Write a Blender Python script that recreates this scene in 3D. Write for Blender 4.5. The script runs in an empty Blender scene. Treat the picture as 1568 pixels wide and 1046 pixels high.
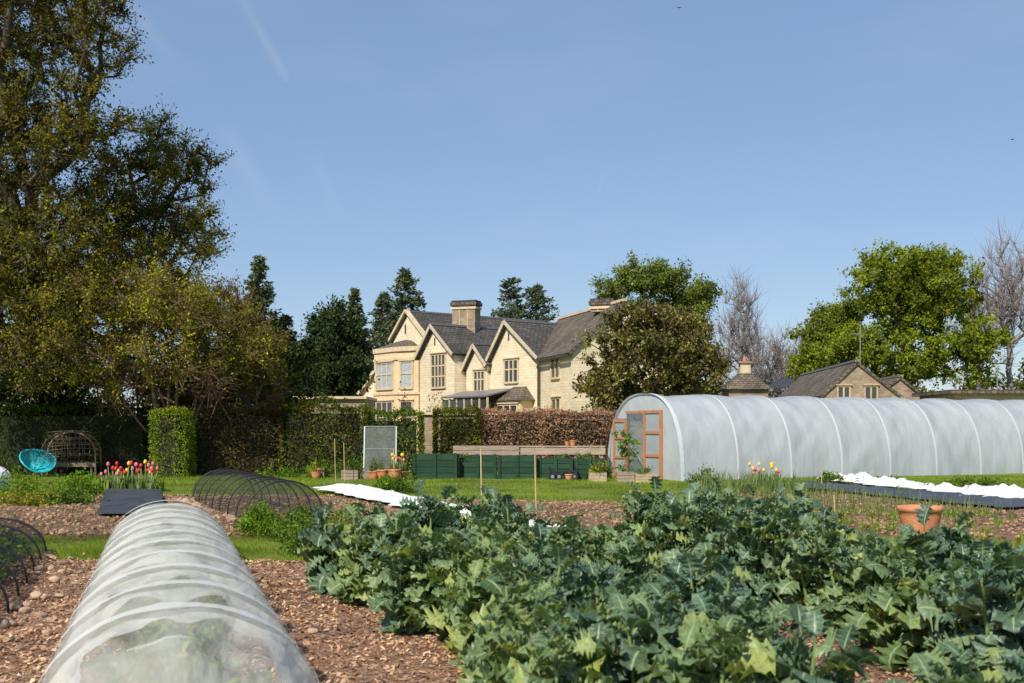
import bpy, math, random
import numpy as np
from mathutils import Vector, noise as mnoise
rng=np.random.default_rng(7); random.seed(7)
F=1742.0; HZ=660.0; CH=1.5
def X(px,D): return (px-784.0)/F*D
def Z(py,D): return CH+(HZ-py)/F*D
def GD(py): return CH*F/(py-HZ)
scene=bpy.context.scene
# ---------------------------------------------------------------- materials
def newmat(name):
    m=bpy.data.materials.new(name); m.use_nodes=True
    nt=m.node_tree; nt.nodes.clear()
    return m,nt,nt.nodes,nt.links
def ramp(N,stops):
    r=N.new('ShaderNodeValToRGB'); e=r.color_ramp.elements
    while len(e)<len(stops): e.new(0.5)
    for i,(p,c) in enumerate(stops): e[i].position=p; e[i].color=(*c,1)
    return r
def mat_leaf(name,cols,trans=0.3,nscale=0.8,rough=0.5,dark=0.6,gain=1.45,glossy=False):
    m,nt,N,L=newmat(name); cols=[tuple(v*gain for v in c) for c in cols]
    g=N.new('ShaderNodeNewGeometry'); n=len(cols)
    r=ramp(N,[(i/(n-1) if n>1 else 0,c) for i,c in enumerate(cols)])
    L.new(g.outputs['Random Per Island'],r.inputs[0])
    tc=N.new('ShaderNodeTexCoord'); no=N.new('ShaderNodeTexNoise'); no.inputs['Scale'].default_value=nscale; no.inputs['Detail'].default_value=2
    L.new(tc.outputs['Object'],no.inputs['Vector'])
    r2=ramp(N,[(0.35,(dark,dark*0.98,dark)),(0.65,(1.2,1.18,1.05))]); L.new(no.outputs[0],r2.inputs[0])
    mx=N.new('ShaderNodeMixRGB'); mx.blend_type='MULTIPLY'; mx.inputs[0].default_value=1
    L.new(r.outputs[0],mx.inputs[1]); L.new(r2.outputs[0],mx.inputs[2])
    if glossy:
        p=N.new('ShaderNodeBsdfPrincipled'); p.inputs['Roughness'].default_value=rough; p.inputs['Specular IOR Level'].default_value=0.4
        L.new(mx.outputs[0],p.inputs['Base Color'])
    else:
        p=N.new('ShaderNodeBsdfDiffuse'); L.new(mx.outputs[0],p.inputs['Color'])
    o=N.new('ShaderNodeOutputMaterial')
    if trans>0:
        t=N.new('ShaderNodeBsdfTranslucent'); L.new(mx.outputs[0],t.inputs[0])
        s=N.new('ShaderNodeMixShader'); s.inputs[0].default_value=trans
        L.new(p.outputs[0],s.inputs[1]); L.new(t.outputs[0],s.inputs[2]); L.new(s.outputs[0],o.inputs[0])
    else: L.new(p.outputs[0],o.inputs[0])
    return m
def mat_noise(name,stops,scale=5,detail=6,rough=0.8,bump=0.3,bscale=None,coord='Object',metal=0,spec=0.3,stretch=None,island=0.0,big=None):
    m,nt,N,L=newmat(name)
    tc=N.new('ShaderNodeTexCoord'); src=tc.outputs[coord]
    if stretch:
        mp=N.new('ShaderNodeMapping'); mp.inputs['Scale'].default_value=stretch; L.new(src,mp.inputs[0]); src=mp.outputs[0]
    no=N.new('ShaderNodeTexNoise'); no.inputs['Scale'].default_value=scale; no.inputs['Detail'].default_value=detail; no.inputs['Roughness'].default_value=0.65
    L.new(src,no.inputs['Vector']); r=ramp(N,stops); L.new(no.outputs[0],r.inputs[0])
    col=r.outputs[0]
    if big:
        nb=N.new('ShaderNodeTexNoise'); nb.inputs['Scale'].default_value=big[0]; nb.inputs['Detail'].default_value=3; L.new(src,nb.inputs['Vector'])
        rb=ramp(N,[(0.35,big[1]),(0.65,big[2])]); L.new(nb.outputs[0],rb.inputs[0]); mb_=N.new('ShaderNodeMixRGB'); mb_.blend_type='MULTIPLY'; mb_.inputs[0].default_value=1
        L.new(col,mb_.inputs[1]); L.new(rb.outputs[0],mb_.inputs[2]); col=mb_.outputs[0]
    if island>0:
        g=N.new('ShaderNodeNewGeometry'); mr=N.new('ShaderNodeMapRange'); mr.inputs[3].default_value=1-island; mr.inputs[4].default_value=1+island
        L.new(g.outputs['Random Per Island'],mr.inputs[0])
        vm=N.new('ShaderNodeVectorMath'); vm.operation='SCALE'; L.new(col,vm.inputs[0]); L.new(mr.outputs[0],vm.inputs['Scale']); col=vm.outputs[0]
    p=N.new('ShaderNodeBsdfPrincipled'); p.inputs['Roughness'].default_value=rough; p.inputs['Metallic'].default_value=metal; p.inputs['Specular IOR Level'].default_value=spec
    L.new(col,p.inputs['Base Color'])
    if bump>0:
        n2=N.new('ShaderNodeTexNoise'); n2.inputs['Scale'].default_value=bscale or scale*4; n2.inputs['Detail'].default_value=5
        L.new(src,n2.inputs['Vector']); b=N.new('ShaderNodeBump'); b.inputs['Strength'].default_value=bump; b.inputs['Distance'].default_value=0.05
        L.new(n2.outputs[0],b.inputs['Height']); L.new(b.outputs[0],p.inputs['Normal'])
    o=N.new('ShaderNodeOutputMaterial'); L.new(p.outputs[0],o.inputs[0])
    return m
def mat_brick(name,c1,c2,mortar,bw,bh,msize=0.012,rough=0.85,stain=0.5,bump=0.5,bias=0.0):
    m,nt,N,L=newmat(name)
    tc=N.new('ShaderNodeTexCoord'); b=N.new('ShaderNodeTexBrick')
    no0=N.new('ShaderNodeTexNoise'); no0.inputs['Scale'].default_value=2.5; L.new(tc.outputs['UV'],no0.inputs['Vector'])
    md=N.new('ShaderNodeVectorMath'); md.operation='MULTIPLY_ADD'; md.inputs[1].default_value=(0.06,0.06,0); L.new(no0.outputs['Color'],md.inputs[0]); L.new(tc.outputs['UV'],md.inputs[2])
    L.new(md.outputs[0],b.inputs['Vector'])
    b.inputs['Scale'].default_value=1; b.inputs['Brick Width'].default_value=bw; b.inputs['Row Height'].default_value=bh
    b.inputs['Mortar Size'].default_value=msize; b.inputs['Bias'].default_value=bias; b.inputs['Mortar Smooth'].default_value=0.4
    b.inputs['Color1'].default_value=(*c1,1); b.inputs['Color2'].default_value=(*c2,1); b.inputs['Mortar'].default_value=(*mortar,1)
    no=N.new('ShaderNodeTexNoise'); no.inputs['Scale'].default_value=0.9; no.inputs['Detail'].default_value=7; no.inputs['Roughness'].default_value=0.7
    L.new(tc.outputs['Object'],no.inputs['Vector'])
    r=ramp(N,[(0.3,(1-stain,)*3),(0.7,(1.15,1.12,1.08))]); L.new(no.outputs[0],r.inputs[0])
    mx=N.new('ShaderNodeMixRGB'); mx.blend_type='MULTIPLY'; mx.inputs[0].default_value=1; L.new(b.outputs[0],mx.inputs[1]); L.new(r.outputs[0],mx.inputs[2])
    p=N.new('ShaderNodeBsdfPrincipled'); p.inputs['Roughness'].default_value=rough; p.inputs['Specular IOR Level'].default_value=0.25
    L.new(mx.outputs[0],p.inputs['Base Color'])
    bp=N.new('ShaderNodeBump'); bp.invert=True; bp.inputs['Strength'].default_value=bump; bp.inputs['Distance'].default_value=0.03
    L.new(b.outputs['Fac'],bp.inputs['Height']); L.new(bp.outputs[0],p.inputs['Normal'])
    o=N.new('ShaderNodeOutputMaterial'); L.new(p.outputs[0],o.inputs[0])
    return m
def mat_plain(name,c,rough=0.5,metal=0,spec=0.5,bump=0.0):
    return mat_noise(name,[(0.3,tuple(v*0.8 for v in c)),(0.7,tuple(min(1,v*1.15) for v in c))],scale=6,rough=rough,metal=metal,spec=spec,bump=bump)
def mat_net(name,c,transp,transl=0.4,rough=0.5,foldscale=3,bump=0.6,stretch=None,tn=0.12,spec=0.4):
    m,nt,N,L=newmat(name)
    p=N.new('ShaderNodeBsdfPrincipled'); p.inputs['Base Color'].default_value=(*c,1); p.inputs['Roughness'].default_value=rough; p.inputs['Specular IOR Level'].default_value=spec
    t=N.new('ShaderNodeBsdfTranslucent'); t.inputs[0].default_value=(*c,1)
    s=N.new('ShaderNodeMixShader'); s.inputs[0].default_value=transl; L.new(p.outputs[0],s.inputs[1]); L.new(t.outputs[0],s.inputs[2])
    tr=N.new('ShaderNodeBsdfTransparent'); s2=N.new('ShaderNodeMixShader')
    tc=N.new('ShaderNodeTexCoord'); no=N.new('ShaderNodeTexNoise'); no.inputs['Scale'].default_value=foldscale; no.inputs['Detail'].default_value=4
    src=tc.outputs['UV']
    if stretch:
        mp=N.new('ShaderNodeMapping'); mp.inputs['Scale'].default_value=stretch; L.new(src,mp.inputs[0]); src=mp.outputs[0]
    L.new(src,no.inputs['Vector'])
    mr=N.new('ShaderNodeMapRange'); mr.inputs[1].default_value=0.3; mr.inputs[2].default_value=0.7; mr.inputs[3].default_value=max(0,transp-tn); mr.inputs[4].default_value=transp+tn
    L.new(no.outputs[0],mr.inputs[0]); L.new(mr.outputs[0],s2.inputs[0])
    L.new(s.outputs[0],s2.inputs[1]); L.new(tr.outputs[0],s2.inputs[2])
    b=N.new('ShaderNodeBump'); b.inputs['Strength'].default_value=bump; b.inputs['Distance'].default_value=0.1; L.new(no.outputs[0],b.inputs['Height']); L.new(b.outputs[0],p.inputs['Normal'])
    o=N.new('ShaderNodeOutputMaterial'); L.new(s2.outputs[0],o.inputs[0])
    return m
M={}
M['bark']=mat_noise('bark',[(0.3,(0.045,0.034,0.024)),(0.7,(0.14,0.11,0.08))],scale=4,bump=0.6,stretch=(3,3,0.6))
M['bark_red']=mat_noise('bark_red',[(0.3,(0.11,0.06,0.04)),(0.7,(0.27,0.16,0.11))],scale=4,bump=0.5)
M['bark_grey']=mat_noise('bark_grey',[(0.3,(0.17,0.14,0.13)),(0.7,(0.35,0.29,0.27))],scale=4,bump=0.3)
M['copper']=mat_leaf('copper_leaf',[(0.035,0.042,0.010),(0.085,0.088,0.013),(0.21,0.195,0.018),(0.13,0.09,0.018),(0.07,0.085,0.014)],0.40,0.55,gain=1.75,dark=0.45)
M['olive']=mat_leaf('olive_leaf',[(0.045,0.055,0.011),(0.11,0.115,0.014),(0.27,0.255,0.02),(0.14,0.095,0.02),(0.09,0.105,0.015)],0.42,0.6,gain=1.75,dark=0.45)
M['yellowgreen']=mat_leaf('yellowgreen_leaf',[(0.08,0.095,0.012),(0.17,0.18,0.016),(0.35,0.34,0.025),(0.15,0.12,0.02)],0.42,0.7,gain=1.65,dark=0.45)
M['rust']=mat_leaf('rust_leaf',[(0.10,0.07,0.018),(0.18,0.125,0.025),(0.15,0.15,0.022)],0.38,0.6,gain=1.5,dark=0.5)
M['conifer']=mat_leaf('conifer_leaf',[(0.014,0.026,0.011),(0.030,0.050,0.018),(0.055,0.07,0.022)],0.12,0.7,gain=1.6)
M['conifer_blue']=mat_leaf('conifer_blue_leaf',[(0.04,0.06,0.035),(0.08,0.105,0.055),(0.13,0.15,0.07)],0.15,0.7,gain=1.6)
M['fresh']=mat_leaf('fresh_leaf',[(0.09,0.135,0.014),(0.18,0.225,0.022),(0.27,0.30,0.03)],0.38,0.40,dark=0.55,gain=1.55)
M['oakgreen']=mat_leaf('oak_leaf',[(0.07,0.105,0.02),(0.14,0.18,0.035),(0.22,0.25,0.045)],0.3,0.5,dark=0.5,gain=1.55)
M['magnolia']=mat_leaf('magnolia_leaf',[(0.035,0.042,0.012),(0.10,0.075,0.02),(0.18,0.19,0.03),(0.13,0.08,0.033),(0.26,0.26,0.04)],0.2,0.8,rough=0.38,dark=0.42,glossy=True,gain=1.5)
M['hedge']=mat_leaf('hedge_leaf',[(0.03,0.055,0.010),(0.075,0.11,0.016),(0.15,0.165,0.02),(0.11,0.065,0.022)],0.28,1.0,dark=0.42,gain=1.55)
M['hedge_brown']=mat_leaf('hedge_brown_leaf',[(0.04,0.055,0.012),(0.13,0.08,0.035),(0.17,0.10,0.05),(0.12,0.12,0.02)],0.25,1.0,dark=0.45,gain=1.55)
M['hedge_green']=mat_leaf('hedge_green_leaf',[(0.04,0.075,0.012),(0.09,0.14,0.02),(0.15,0.19,0.028)],0.25,0.9,dark=0.45,gain=1.5)
M['hedge_dark']=mat_leaf('hedge_dark_leaf',[(0.014,0.034,0.008),(0.032,0.058,0.013),(0.06,0.09,0.016)],0.2,0.8,dark=0.5)  # on the left hedge this dark green paints in the shade of the trees
M['hedge_sunlit']=mat_leaf('hedge_sunlit_leaf',[(0.12,0.17,0.015),(0.20,0.26,0.025)],0.3,1.5,dark=0.7)  # bright copy of the left hedge's leaf, with sunlight put into the colour
M['beech']=mat_leaf('beech_hedge_leaf',[(0.24,0.13,0.09),(0.36,0.20,0.14),(0.19,0.13,0.05),(0.42,0.25,0.18),(0.28,0.15,0.10)],0.25,1.0,dark=0.6,gain=1.35)
M['herb']=mat_leaf('herb_leaf',[(0.05,0.095,0.015),(0.10,0.165,0.025),(0.15,0.22,0.035)],0.3,4,gain=1.35)
M['herb_bright']=mat_leaf('herb_bright_leaf',[(0.08,0.16,0.012),(0.14,0.25,0.02),(0.19,0.31,0.03)],0.35,4,gain=1.25)
M['herb_yellow']=mat_leaf('herb_yellow_leaf',[(0.12,0.15,0.02),(0.23,0.25,0.03),(0.36,0.34,0.04)],0.35,4,gain=1.2)
M['leek']=mat_leaf('leek_leaf',[(0.08,0.13,0.05),(0.15,0.20,0.07),(0.22,0.26,0.09)],0.3,4,dark=0.7,gain=1.3)
M['acer']=mat_leaf('acer_leaf',[(0.10,0.015,0.02),(0.18,0.03,0.04)],0.3,2)
M['grass']=mat_leaf('grass_blade',[(0.11,0.175,0.018),(0.18,0.25,0.03),(0.26,0.30,0.045)],0.38,0.6,dark=0.58,gain=1.35)
M['lawn']=mat_noise('lawn',[(0.3,(0.11,0.16,0.02)),(0.5,(0.17,0.225,0.03)),(0.7,(0.24,0.27,0.05))],scale=2.2,detail=8,bump=0.6,bscale=30,big=(0.35,(0.75,0.78,0.75),(1.12,1.08,1.05)))
M['terrain']=mat_noise('terrain',[(0.3,(0.04,0.06,0.014)),(0.7,(0.10,0.12,0.03))],scale=0.15,detail=8,bump=0.3,bscale=5)
M['soil']=mat_noise('soil',[(0.3,(0.11,0.06,0.038)),(0.5,(0.23,0.135,0.088)),(0.7,(0.37,0.235,0.155))],scale=5,detail=10,bump=1.0,bscale=18,rough=0.95,big=(0.6,(0.6,0.6,0.6),(1.1,1.08,1.05)))
M['chipbed']=mat_noise('wood_chip_bed',[(0.3,(0.15,0.08,0.05)),(0.5,(0.34,0.20,0.13)),(0.7,(0.50,0.33,0.22))],scale=22,detail=8,bump=1.0,bscale=40,rough=0.95,big=(0.7,(0.65,0.63,0.6),(1.08,1.06,1.02)))
M['chip']=mat_leaf('wood_chip',[(0.18,0.095,0.06),(0.40,0.225,0.135),(0.55,0.345,0.225),(0.30,0.165,0.10),(0.68,0.48,0.34),(0.24,0.145,0.10)],0.0,0.9,dark=0.62,gain=1.15)
M['clod']=mat_leaf('soil_clod',[(0.12,0.07,0.045),(0.24,0.14,0.09),(0.34,0.21,0.14),(0.42,0.28,0.19)],0.0,2.0,dark=0.8,gain=1.1)
M['rock']=mat_noise('field_stone',[(0.3,(0.26,0.17,0.11)),(0.7,(0.50,0.36,0.24))],scale=4,bump=0.6,island=0.35)
M['stone']=mat_brick('limestone_wall',(0.86,0.74,0.53),(0.76,0.63,0.43),(0.70,0.59,0.43),0.42,0.16,stain=0.16)
M['stone_trim']=mat_noise('limestone_trim',[(0.3,(0.55,0.42,0.26)),(0.7,(0.75,0.61,0.41))],scale=3,bump=0.2)
M['stone_bay']=mat_noise('bay_ashlar',[(0.3,(0.68,0.49,0.28)),(0.7,(0.80,0.62,0.39))],scale=2,bump=0.2)
M['rubble']=mat_brick('rubble_wall',(0.46,0.36,0.25),(0.32,0.24,0.17),(0.38,0.30,0.22),0.34,0.14,stain=0.45)
M['slate']=mat_brick('stone_slates',(0.145,0.135,0.12),(0.085,0.08,0.072),(0.04,0.037,0.034),0.30,0.20,msize=0.018,stain=0.45,bump=0.9)
M['slate_brown']=mat_brick('brown_slates',(0.22,0.185,0.145),(0.14,0.115,0.09),(0.055,0.046,0.04),0.30,0.20,msize=0.018,stain=0.5,bump=0.9)
M['glass']=mat_plain('window_glass',(0.05,0.05,0.05),rough=0.12,spec=0.8)
M['glass_pale']=mat_plain('net_curtain_glass',(0.42,0.44,0.44),rough=0.2,spec=0.7)
M['lead']=mat_plain('lead_flashing',(0.19,0.19,0.19),rough=0.5)
M['pipe']=mat_plain('downpipe_paint',(0.05,0.045,0.04),rough=0.5)
M['barge']=mat_plain('barge_board',(0.60,0.50,0.35),rough=0.7)
M['film']=mat_net('polythene_film',(0.73,0.76,0.80),0.15,0.42,0.30,1.6,0.8,stretch=(1.0,0.5,1),tn=0.10)
M['film_end']=mat_net('polythene_end',(0.58,0.62,0.64),0.30,0.4,0.25,1.6,0.6,tn=0.12)
M['glaze']=mat_net('twinwall_sheet',(0.22,0.25,0.23),0.50,0.3,0.3,1.6,0.2,tn=0.12)
M['band']=mat_net('white_tape',(0.80,0.82,0.83),0.0,0.3,0.5,2,0.2,tn=0.0)
M['tube']=mat_plain('galvanised_tube',(0.40,0.41,0.41),rough=0.4,metal=0.6)
M['door_wood']=mat_noise('door_timber',[(0.3,(0.38,0.15,0.065)),(0.7,(0.58,0.27,0.13))],scale=5,bump=0.2,stretch=(4,4,0.5))
M['greenboard']=mat_noise('green_board',[(0.3,(0.014,0.045,0.024)),(0.7,(0.030,0.078,0.042))],scale=4,bump=0.25,stretch=(0.6,4,4),island=0.25)
M['greyboard']=mat_noise('grey_board',[(0.3,(0.24,0.18,0.13)),(0.7,(0.46,0.36,0.27))],scale=5,bump=0.3,stretch=(0.6,5,5),island=0.2)
M['paleboard']=mat_noise('pale_board',[(0.3,(0.40,0.30,0.18)),(0.7,(0.60,0.47,0.30))],scale=5,bump=0.3,island=0.15)
M['cane']=mat_noise('bamboo',[(0.3,(0.48,0.31,0.14)),(0.7,(0.68,0.49,0.25))],scale=8,bump=0.1)
M['terracotta']=mat_noise('terracotta',[(0.25,(0.46,0.165,0.08)),(0.55,(0.62,0.25,0.12)),(0.75,(0.70,0.38,0.24))],scale=5,bump=0.25,bscale=14,rough=0.8)
M['mesh_white']=mat_net('insect_mesh',(0.88,0.88,0.83),0.57,0.42,0.7,2.0,0.8,stretch=(1.0,2.0,1),tn=0.24,spec=0.2)
M['mesh_tape']=mat_net('insect_mesh_doubled',(0.88,0.88,0.84),0.20,0.4,0.7,2.2,0.4,tn=0.10,spec=0.2)
M['mesh_black']=mat_net('black_net',(0.04,0.042,0.045),0.66,0.1,0.8,3,0.3,tn=0.08,spec=0.2)
M['fleece']=mat_noise('fleece',[(0.3,(0.66,0.66,0.64)),(0.7,(0.80,0.80,0.78))],scale=2,bump=0.8,bscale=6)
M['blackfab']=mat_noise('weed_fabric',[(0.3,(0.04,0.045,0.055)),(0.7,(0.08,0.09,0.11))],scale=2,bump=0.5,bscale=7,rough=0.5)
M['black']=mat_plain('black_plastic',(0.02,0.02,0.022),rough=0.5)
M['cyan']=mat_plain('cyan_cord',(0.02,0.50,0.58),rough=0.45)
M['willow']=mat_noise('willow',[(0.3,(0.12,0.085,0.055)),(0.7,(0.28,0.21,0.15))],scale=8,bump=0.2)
M['red']=mat_plain('tulip_red',(0.60,0.02,0.03),rough=0.5)
M['pink']=mat_plain('tulip_pink',(0.72,0.16,0.22),rough=0.5)
M['yellow']=mat_plain('tulip_yellow',(0.80,0.55,0.05),rough=0.5)
M['stalk']=mat_plain('green_stalk',(0.22,0.30,0.09),rough=0.5)
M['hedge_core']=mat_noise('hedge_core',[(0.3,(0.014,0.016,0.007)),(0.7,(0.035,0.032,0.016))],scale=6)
def mat_kale():
    m,nt,N,L=newmat('kale_leaf')
    tc=N.new('ShaderNodeTexCoord'); sp=N.new('ShaderNodeSeparateXYZ'); L.new(tc.outputs['UV'],sp.inputs[0])
    def math_(op,a,b=None,c=None):
        n=N.new('ShaderNodeMath'); n.operation=op
        for i,v in enumerate((a,b,c)):
            if v is None: continue
            if isinstance(v,(int,float)): n.inputs[i].default_value=v
            else: L.new(v,n.inputs[i])
        return n.outputs[0]
    s=math_('ABSOLUTE',math_('SUBTRACT',sp.outputs[1],0.5))
    rib=math_('LESS_THAN',s,math_('MULTIPLY_ADD',sp.outputs[0],-0.04,0.06))
    v=math_('FRACT',math_('MULTIPLY_ADD',s,-3.0,math_('MULTIPLY',sp.outputs[0],8.0)))
    vein=math_('MULTIPLY',math_('LESS_THAN',v,0.10),0.30)
    fac=math_('MAXIMUM',rib,vein)
    g=N.new('ShaderNodeNewGeometry')
    r=ramp(N,[(0,(0.055,0.108,0.066)),(0.45,(0.11,0.185,0.108)),(0.8,(0.19,0.28,0.155)),(0.95,(0.25,0.33,0.14)),(1,(0.28,0.34,0.11))]); L.new(g.outputs['Random Per Island'],r.inputs[0])
    oi=N.new('ShaderNodeObjectInfo'); orp=ramp(N,[(0.0,(0.85,0.9,1.02)),(0.5,(1.05,1.02,0.98)),(1.0,(1.45,1.28,0.75))]); L.new(oi.outputs['Random'],orp.inputs[0])
    no=N.new('ShaderNodeTexNoise'); no.inputs['Scale'].default_value=40; no.inputs['Detail'].default_value=3; L.new(tc.outputs['Object'],no.inputs['Vector'])
    nr=ramp(N,[(0.3,(0.75,0.75,0.75)),(0.7,(1.2,1.2,1.2))]); L.new(no.outputs[0],nr.inputs[0])
    m0=N.new('ShaderNodeMixRGB'); m0.blend_type='MULTIPLY'; m0.inputs[0].default_value=1; L.new(r.outputs[0],m0.inputs[1]); L.new(nr.outputs[0],m0.inputs[2])
    m1=N.new('ShaderNodeMixRGB'); m1.blend_type='MULTIPLY'; m1.inputs[0].default_value=1; L.new(m0.outputs[0],m1.inputs[1]); L.new(orp.outputs[0],m1.inputs[2])
    mx=N.new('ShaderNodeMixRGB'); L.new(fac,mx.inputs[0]); L.new(m1.outputs[0],mx.inputs[1]); mx.inputs[2].default_value=(0.36,0.45,0.24,1)
    p=N.new('ShaderNodeBsdfPrincipled'); p.inputs['Roughness'].default_value=0.42; p.inputs['Specular IOR Level'].default_value=0.5; L.new(mx.outputs[0],p.inputs['Base Color'])
    b=N.new('ShaderNodeBump'); b.inputs['Strength'].default_value=0.6; b.inputs['Distance'].default_value=0.01; L.new(no.outputs[0],b.inputs['Height']); L.new(b.outputs[0],p.inputs['Normal'])
    t=N.new('ShaderNodeBsdfTranslucent'); mt=N.new('ShaderNodeMixRGB'); mt.blend_type='MULTIPLY'; mt.inputs[0].default_value=1; L.new(mx.outputs[0],mt.inputs[1]); mt.inputs[2].default_value=(1.4,1.4,0.45,1); L.new(mt.outputs[0],t.inputs[0])
    sh=N.new('ShaderNodeMixShader'); sh.inputs[0].default_value=0.26; L.new(p.outputs[0],sh.inputs[1]); L.new(t.outputs[0],sh.inputs[2])
    o=N.new('ShaderNodeOutputMaterial'); L.new(sh.outputs[0],o.inputs[0]); return m
M['kale']=mat_kale()
# ---------------------------------------------------------------- mesh helpers
def link(o,parent=None):
    scene.collection.objects.link(o)
    if parent: o.parent=parent
    return o
def empty(name):
    e=bpy.data.objects.new(name,None); e.empty_display_size=0.1; return link(e)
def kmesh(name,V,k,mat,parent=None,smooth=False):
    V=np.asarray(V,dtype=np.float32).reshape(-1,3); n=len(V)//k
    me=bpy.data.meshes.new(name); me.vertices.add(n*k); me.vertices.foreach_set('co',V.ravel())
    me.loops.add(n*k); me.loops.foreach_set('vertex_index',np.arange(n*k,dtype=np.int32))
    me.polygons.add(n); me.polygons.foreach_set('loop_start',np.arange(0,n*k,k,dtype=np.int32))
    me.materials.append(mat); me.update(calc_edges=True); me.validate()
    return link(bpy.data.objects.new(name,me),parent)
def imesh(name,V,Q,mat,parent=None,smooth=True,uv=None,do_link=True):
    V=np.asarray(V,dtype=np.float32).reshape(-1,3); Q=np.asarray(Q,dtype=np.int32); k=Q.shape[1]; n=len(Q)
    me=bpy.data.meshes.new(name); me.vertices.add(len(V)); me.vertices.foreach_set('co',V.ravel())
    me.loops.add(n*k); me.loops.foreach_set('vertex_index',Q.ravel())
    me.polygons.add(n); me.polygons.foreach_set('loop_start',np.arange(0,n*k,k,dtype=np.int32))
    if smooth: me.polygons.foreach_set('use_smooth',np.ones(n,dtype=bool))
    me.materials.append(mat); me.update(calc_edges=True)
    if uv is not None:
        l=me.uv_layers.new(name='UVMap'); l.data.foreach_set('uv',np.asarray(uv,dtype=np.float32)[Q.ravel()].ravel())
    o=bpy.data.objects.new(name,me)
    return link(o,parent) if do_link else o
class MB:
    def __init__(s): s.v=[]; s.f=[]; s.m=[]; s.mats=[]
    def mi(s,mat):
        if mat not in s.mats: s.mats.append(mat)
        return s.mats.index(mat)
    def face(s,pts,mat):
        i=len(s.v); s.v+= [tuple(p) for p in pts]; s.f.append(list(range(i,i+len(pts)))); s.m.append(s.mi(mat))
    def box8(s,P,mat):
        i=len(s.v); s.v+=[tuple(p) for p in P]
        for q in ((0,3,2,1),(4,5,6,7),(0,1,5,4),(1,2,6,5),(2,3,7,6),(3,0,4,7)):
            s.f.append([i+a for a in q]); s.m.append(s.mi(mat))
    def box(s,x0,x1,y0,y1,z0,z1,mat):
        s.box8([(x0,y0,z0),(x1,y0,z0),(x1,y1,z0),(x0,y1,z0),(x0,y0,z1),(x1,y0,z1),(x1,y1,z1),(x0,y1,z1)],mat)
    def prism(s,A,B,w,h,mat,up=Vector((0,0,1))):
        A=Vector(A);B=Vector(B); d=(B-A).normalized(); sd=d.cross(up)
        if sd.length<1e-4: sd=Vector((1,0,0))
        sd.normalize(); u2=sd.cross(d).normalized(); a=sd*w/2; b=u2*h/2
        s.box8([A-a-b,A+a-b,A+a+b,A-a+b,B-a-b,B+a-b,B+a+b,B-a+b],mat)
    def tube(s,pts,r,mat,n=6,r1=None):
        pts=[Vector(p) for p in pts]; base=len(s.v); K=len(pts)
        for k,p in enumerate(pts):
            d=(pts[min(k+1,K-1)]-pts[max(k-1,0)]).normalized()
            a=d.cross(Vector((0,0,1)));
            if a.length<1e-3: a=d.cross(Vector((0,1,0)))
            a.normalize(); b=d.cross(a); rr=r if r1 is None else r+(r1-r)*k/(K-1)
            for j in range(n):
                t=2*math.pi*j/n; s.v.append(tuple(p+a*math.cos(t)*rr+b*math.sin(t)*rr))
        for k in range(K-1):
            for j in range(n):
                s.f.append([base+k*n+j,base+k*n+(j+1)%n,base+(k+1)*n+(j+1)%n,base+(k+1)*n+j]); s.m.append(s.mi(mat))
        s.f.append([base+j for j in range(n)][::-1]); s.m.append(s.mi(mat)); s.f.append([base+(K-1)*n+j for j in range(n)]); s.m.append(s.mi(mat))
    def lathe(s,c,prof,mat,n=24,sx=1,sy=1):
        base=len(s.v)
        for r,z in prof:
            for j in range(n):
                t=2*math.pi*j/n; s.v.append((c[0]+r*sx*math.cos(t),c[1]+r*sy*math.sin(t),c[2]+z))
        for k in range(len(prof)-1):
            for j in range(n):
                s.f.append([base+k*n+j,base+k*n+(j+1)%n,base+(k+1)*n+(j+1)%n,base+(k+1)*n+j]); s.m.append(s.mi(mat))
    def obj(s,name,parent=None,smooth=False):
        me=bpy.data.meshes.new(name); me.from_pydata(s.v,[],s.f)
        for m in s.mats: me.materials.append(m)
        me.polygons.foreach_set('material_index',s.m); me.update()
        l=me.uv_layers.new(name='UVMap'); Zv=Vector((0,0,1))
        for p in me.polygons:
            n=p.normal; t=Zv.cross(n)
            t=Vector((1,0,0)) if t.length<0.05 else t.normalized()
            b=n.cross(t)
            for li in p.loop_indices:
                co=me.vertices[me.loops[li].vertex_index].co; l.data[li].uv=(co.dot(t),co.dot(b))
        if smooth: me.polygons.foreach_set('use_smooth',[True]*len(me.polygons))
        return link(bpy.data.objects.new(name,me),parent)
def unit(v): return v/np.maximum(np.linalg.norm(v,axis=-1,keepdims=True),1e-9)
def leafquads(P,size,aspect=0.55,up=0.0,rg=rng,D=None):
    n=len(P); d=rg.normal(size=(n,3)) if D is None else D+rg.normal(size=(n,3))*0.45
    d=unit(d); nr=rg.normal(size=(n,3)); nr[:,2]+=up; s=unit(np.cross(d,nr)); nn=np.cross(s,d)
    L=(size*rg.uniform(0.6,1.3,size=n))[:,None]; W=L*aspect*0.5
    a=P; c=P+d*L; b=P+d*L*0.45+s*W+nn*L*0.10; e=P+d*L*0.45-s*W+nn*L*0.10
    return np.stack([a,b,c,e],1).reshape(-1,3)
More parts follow.
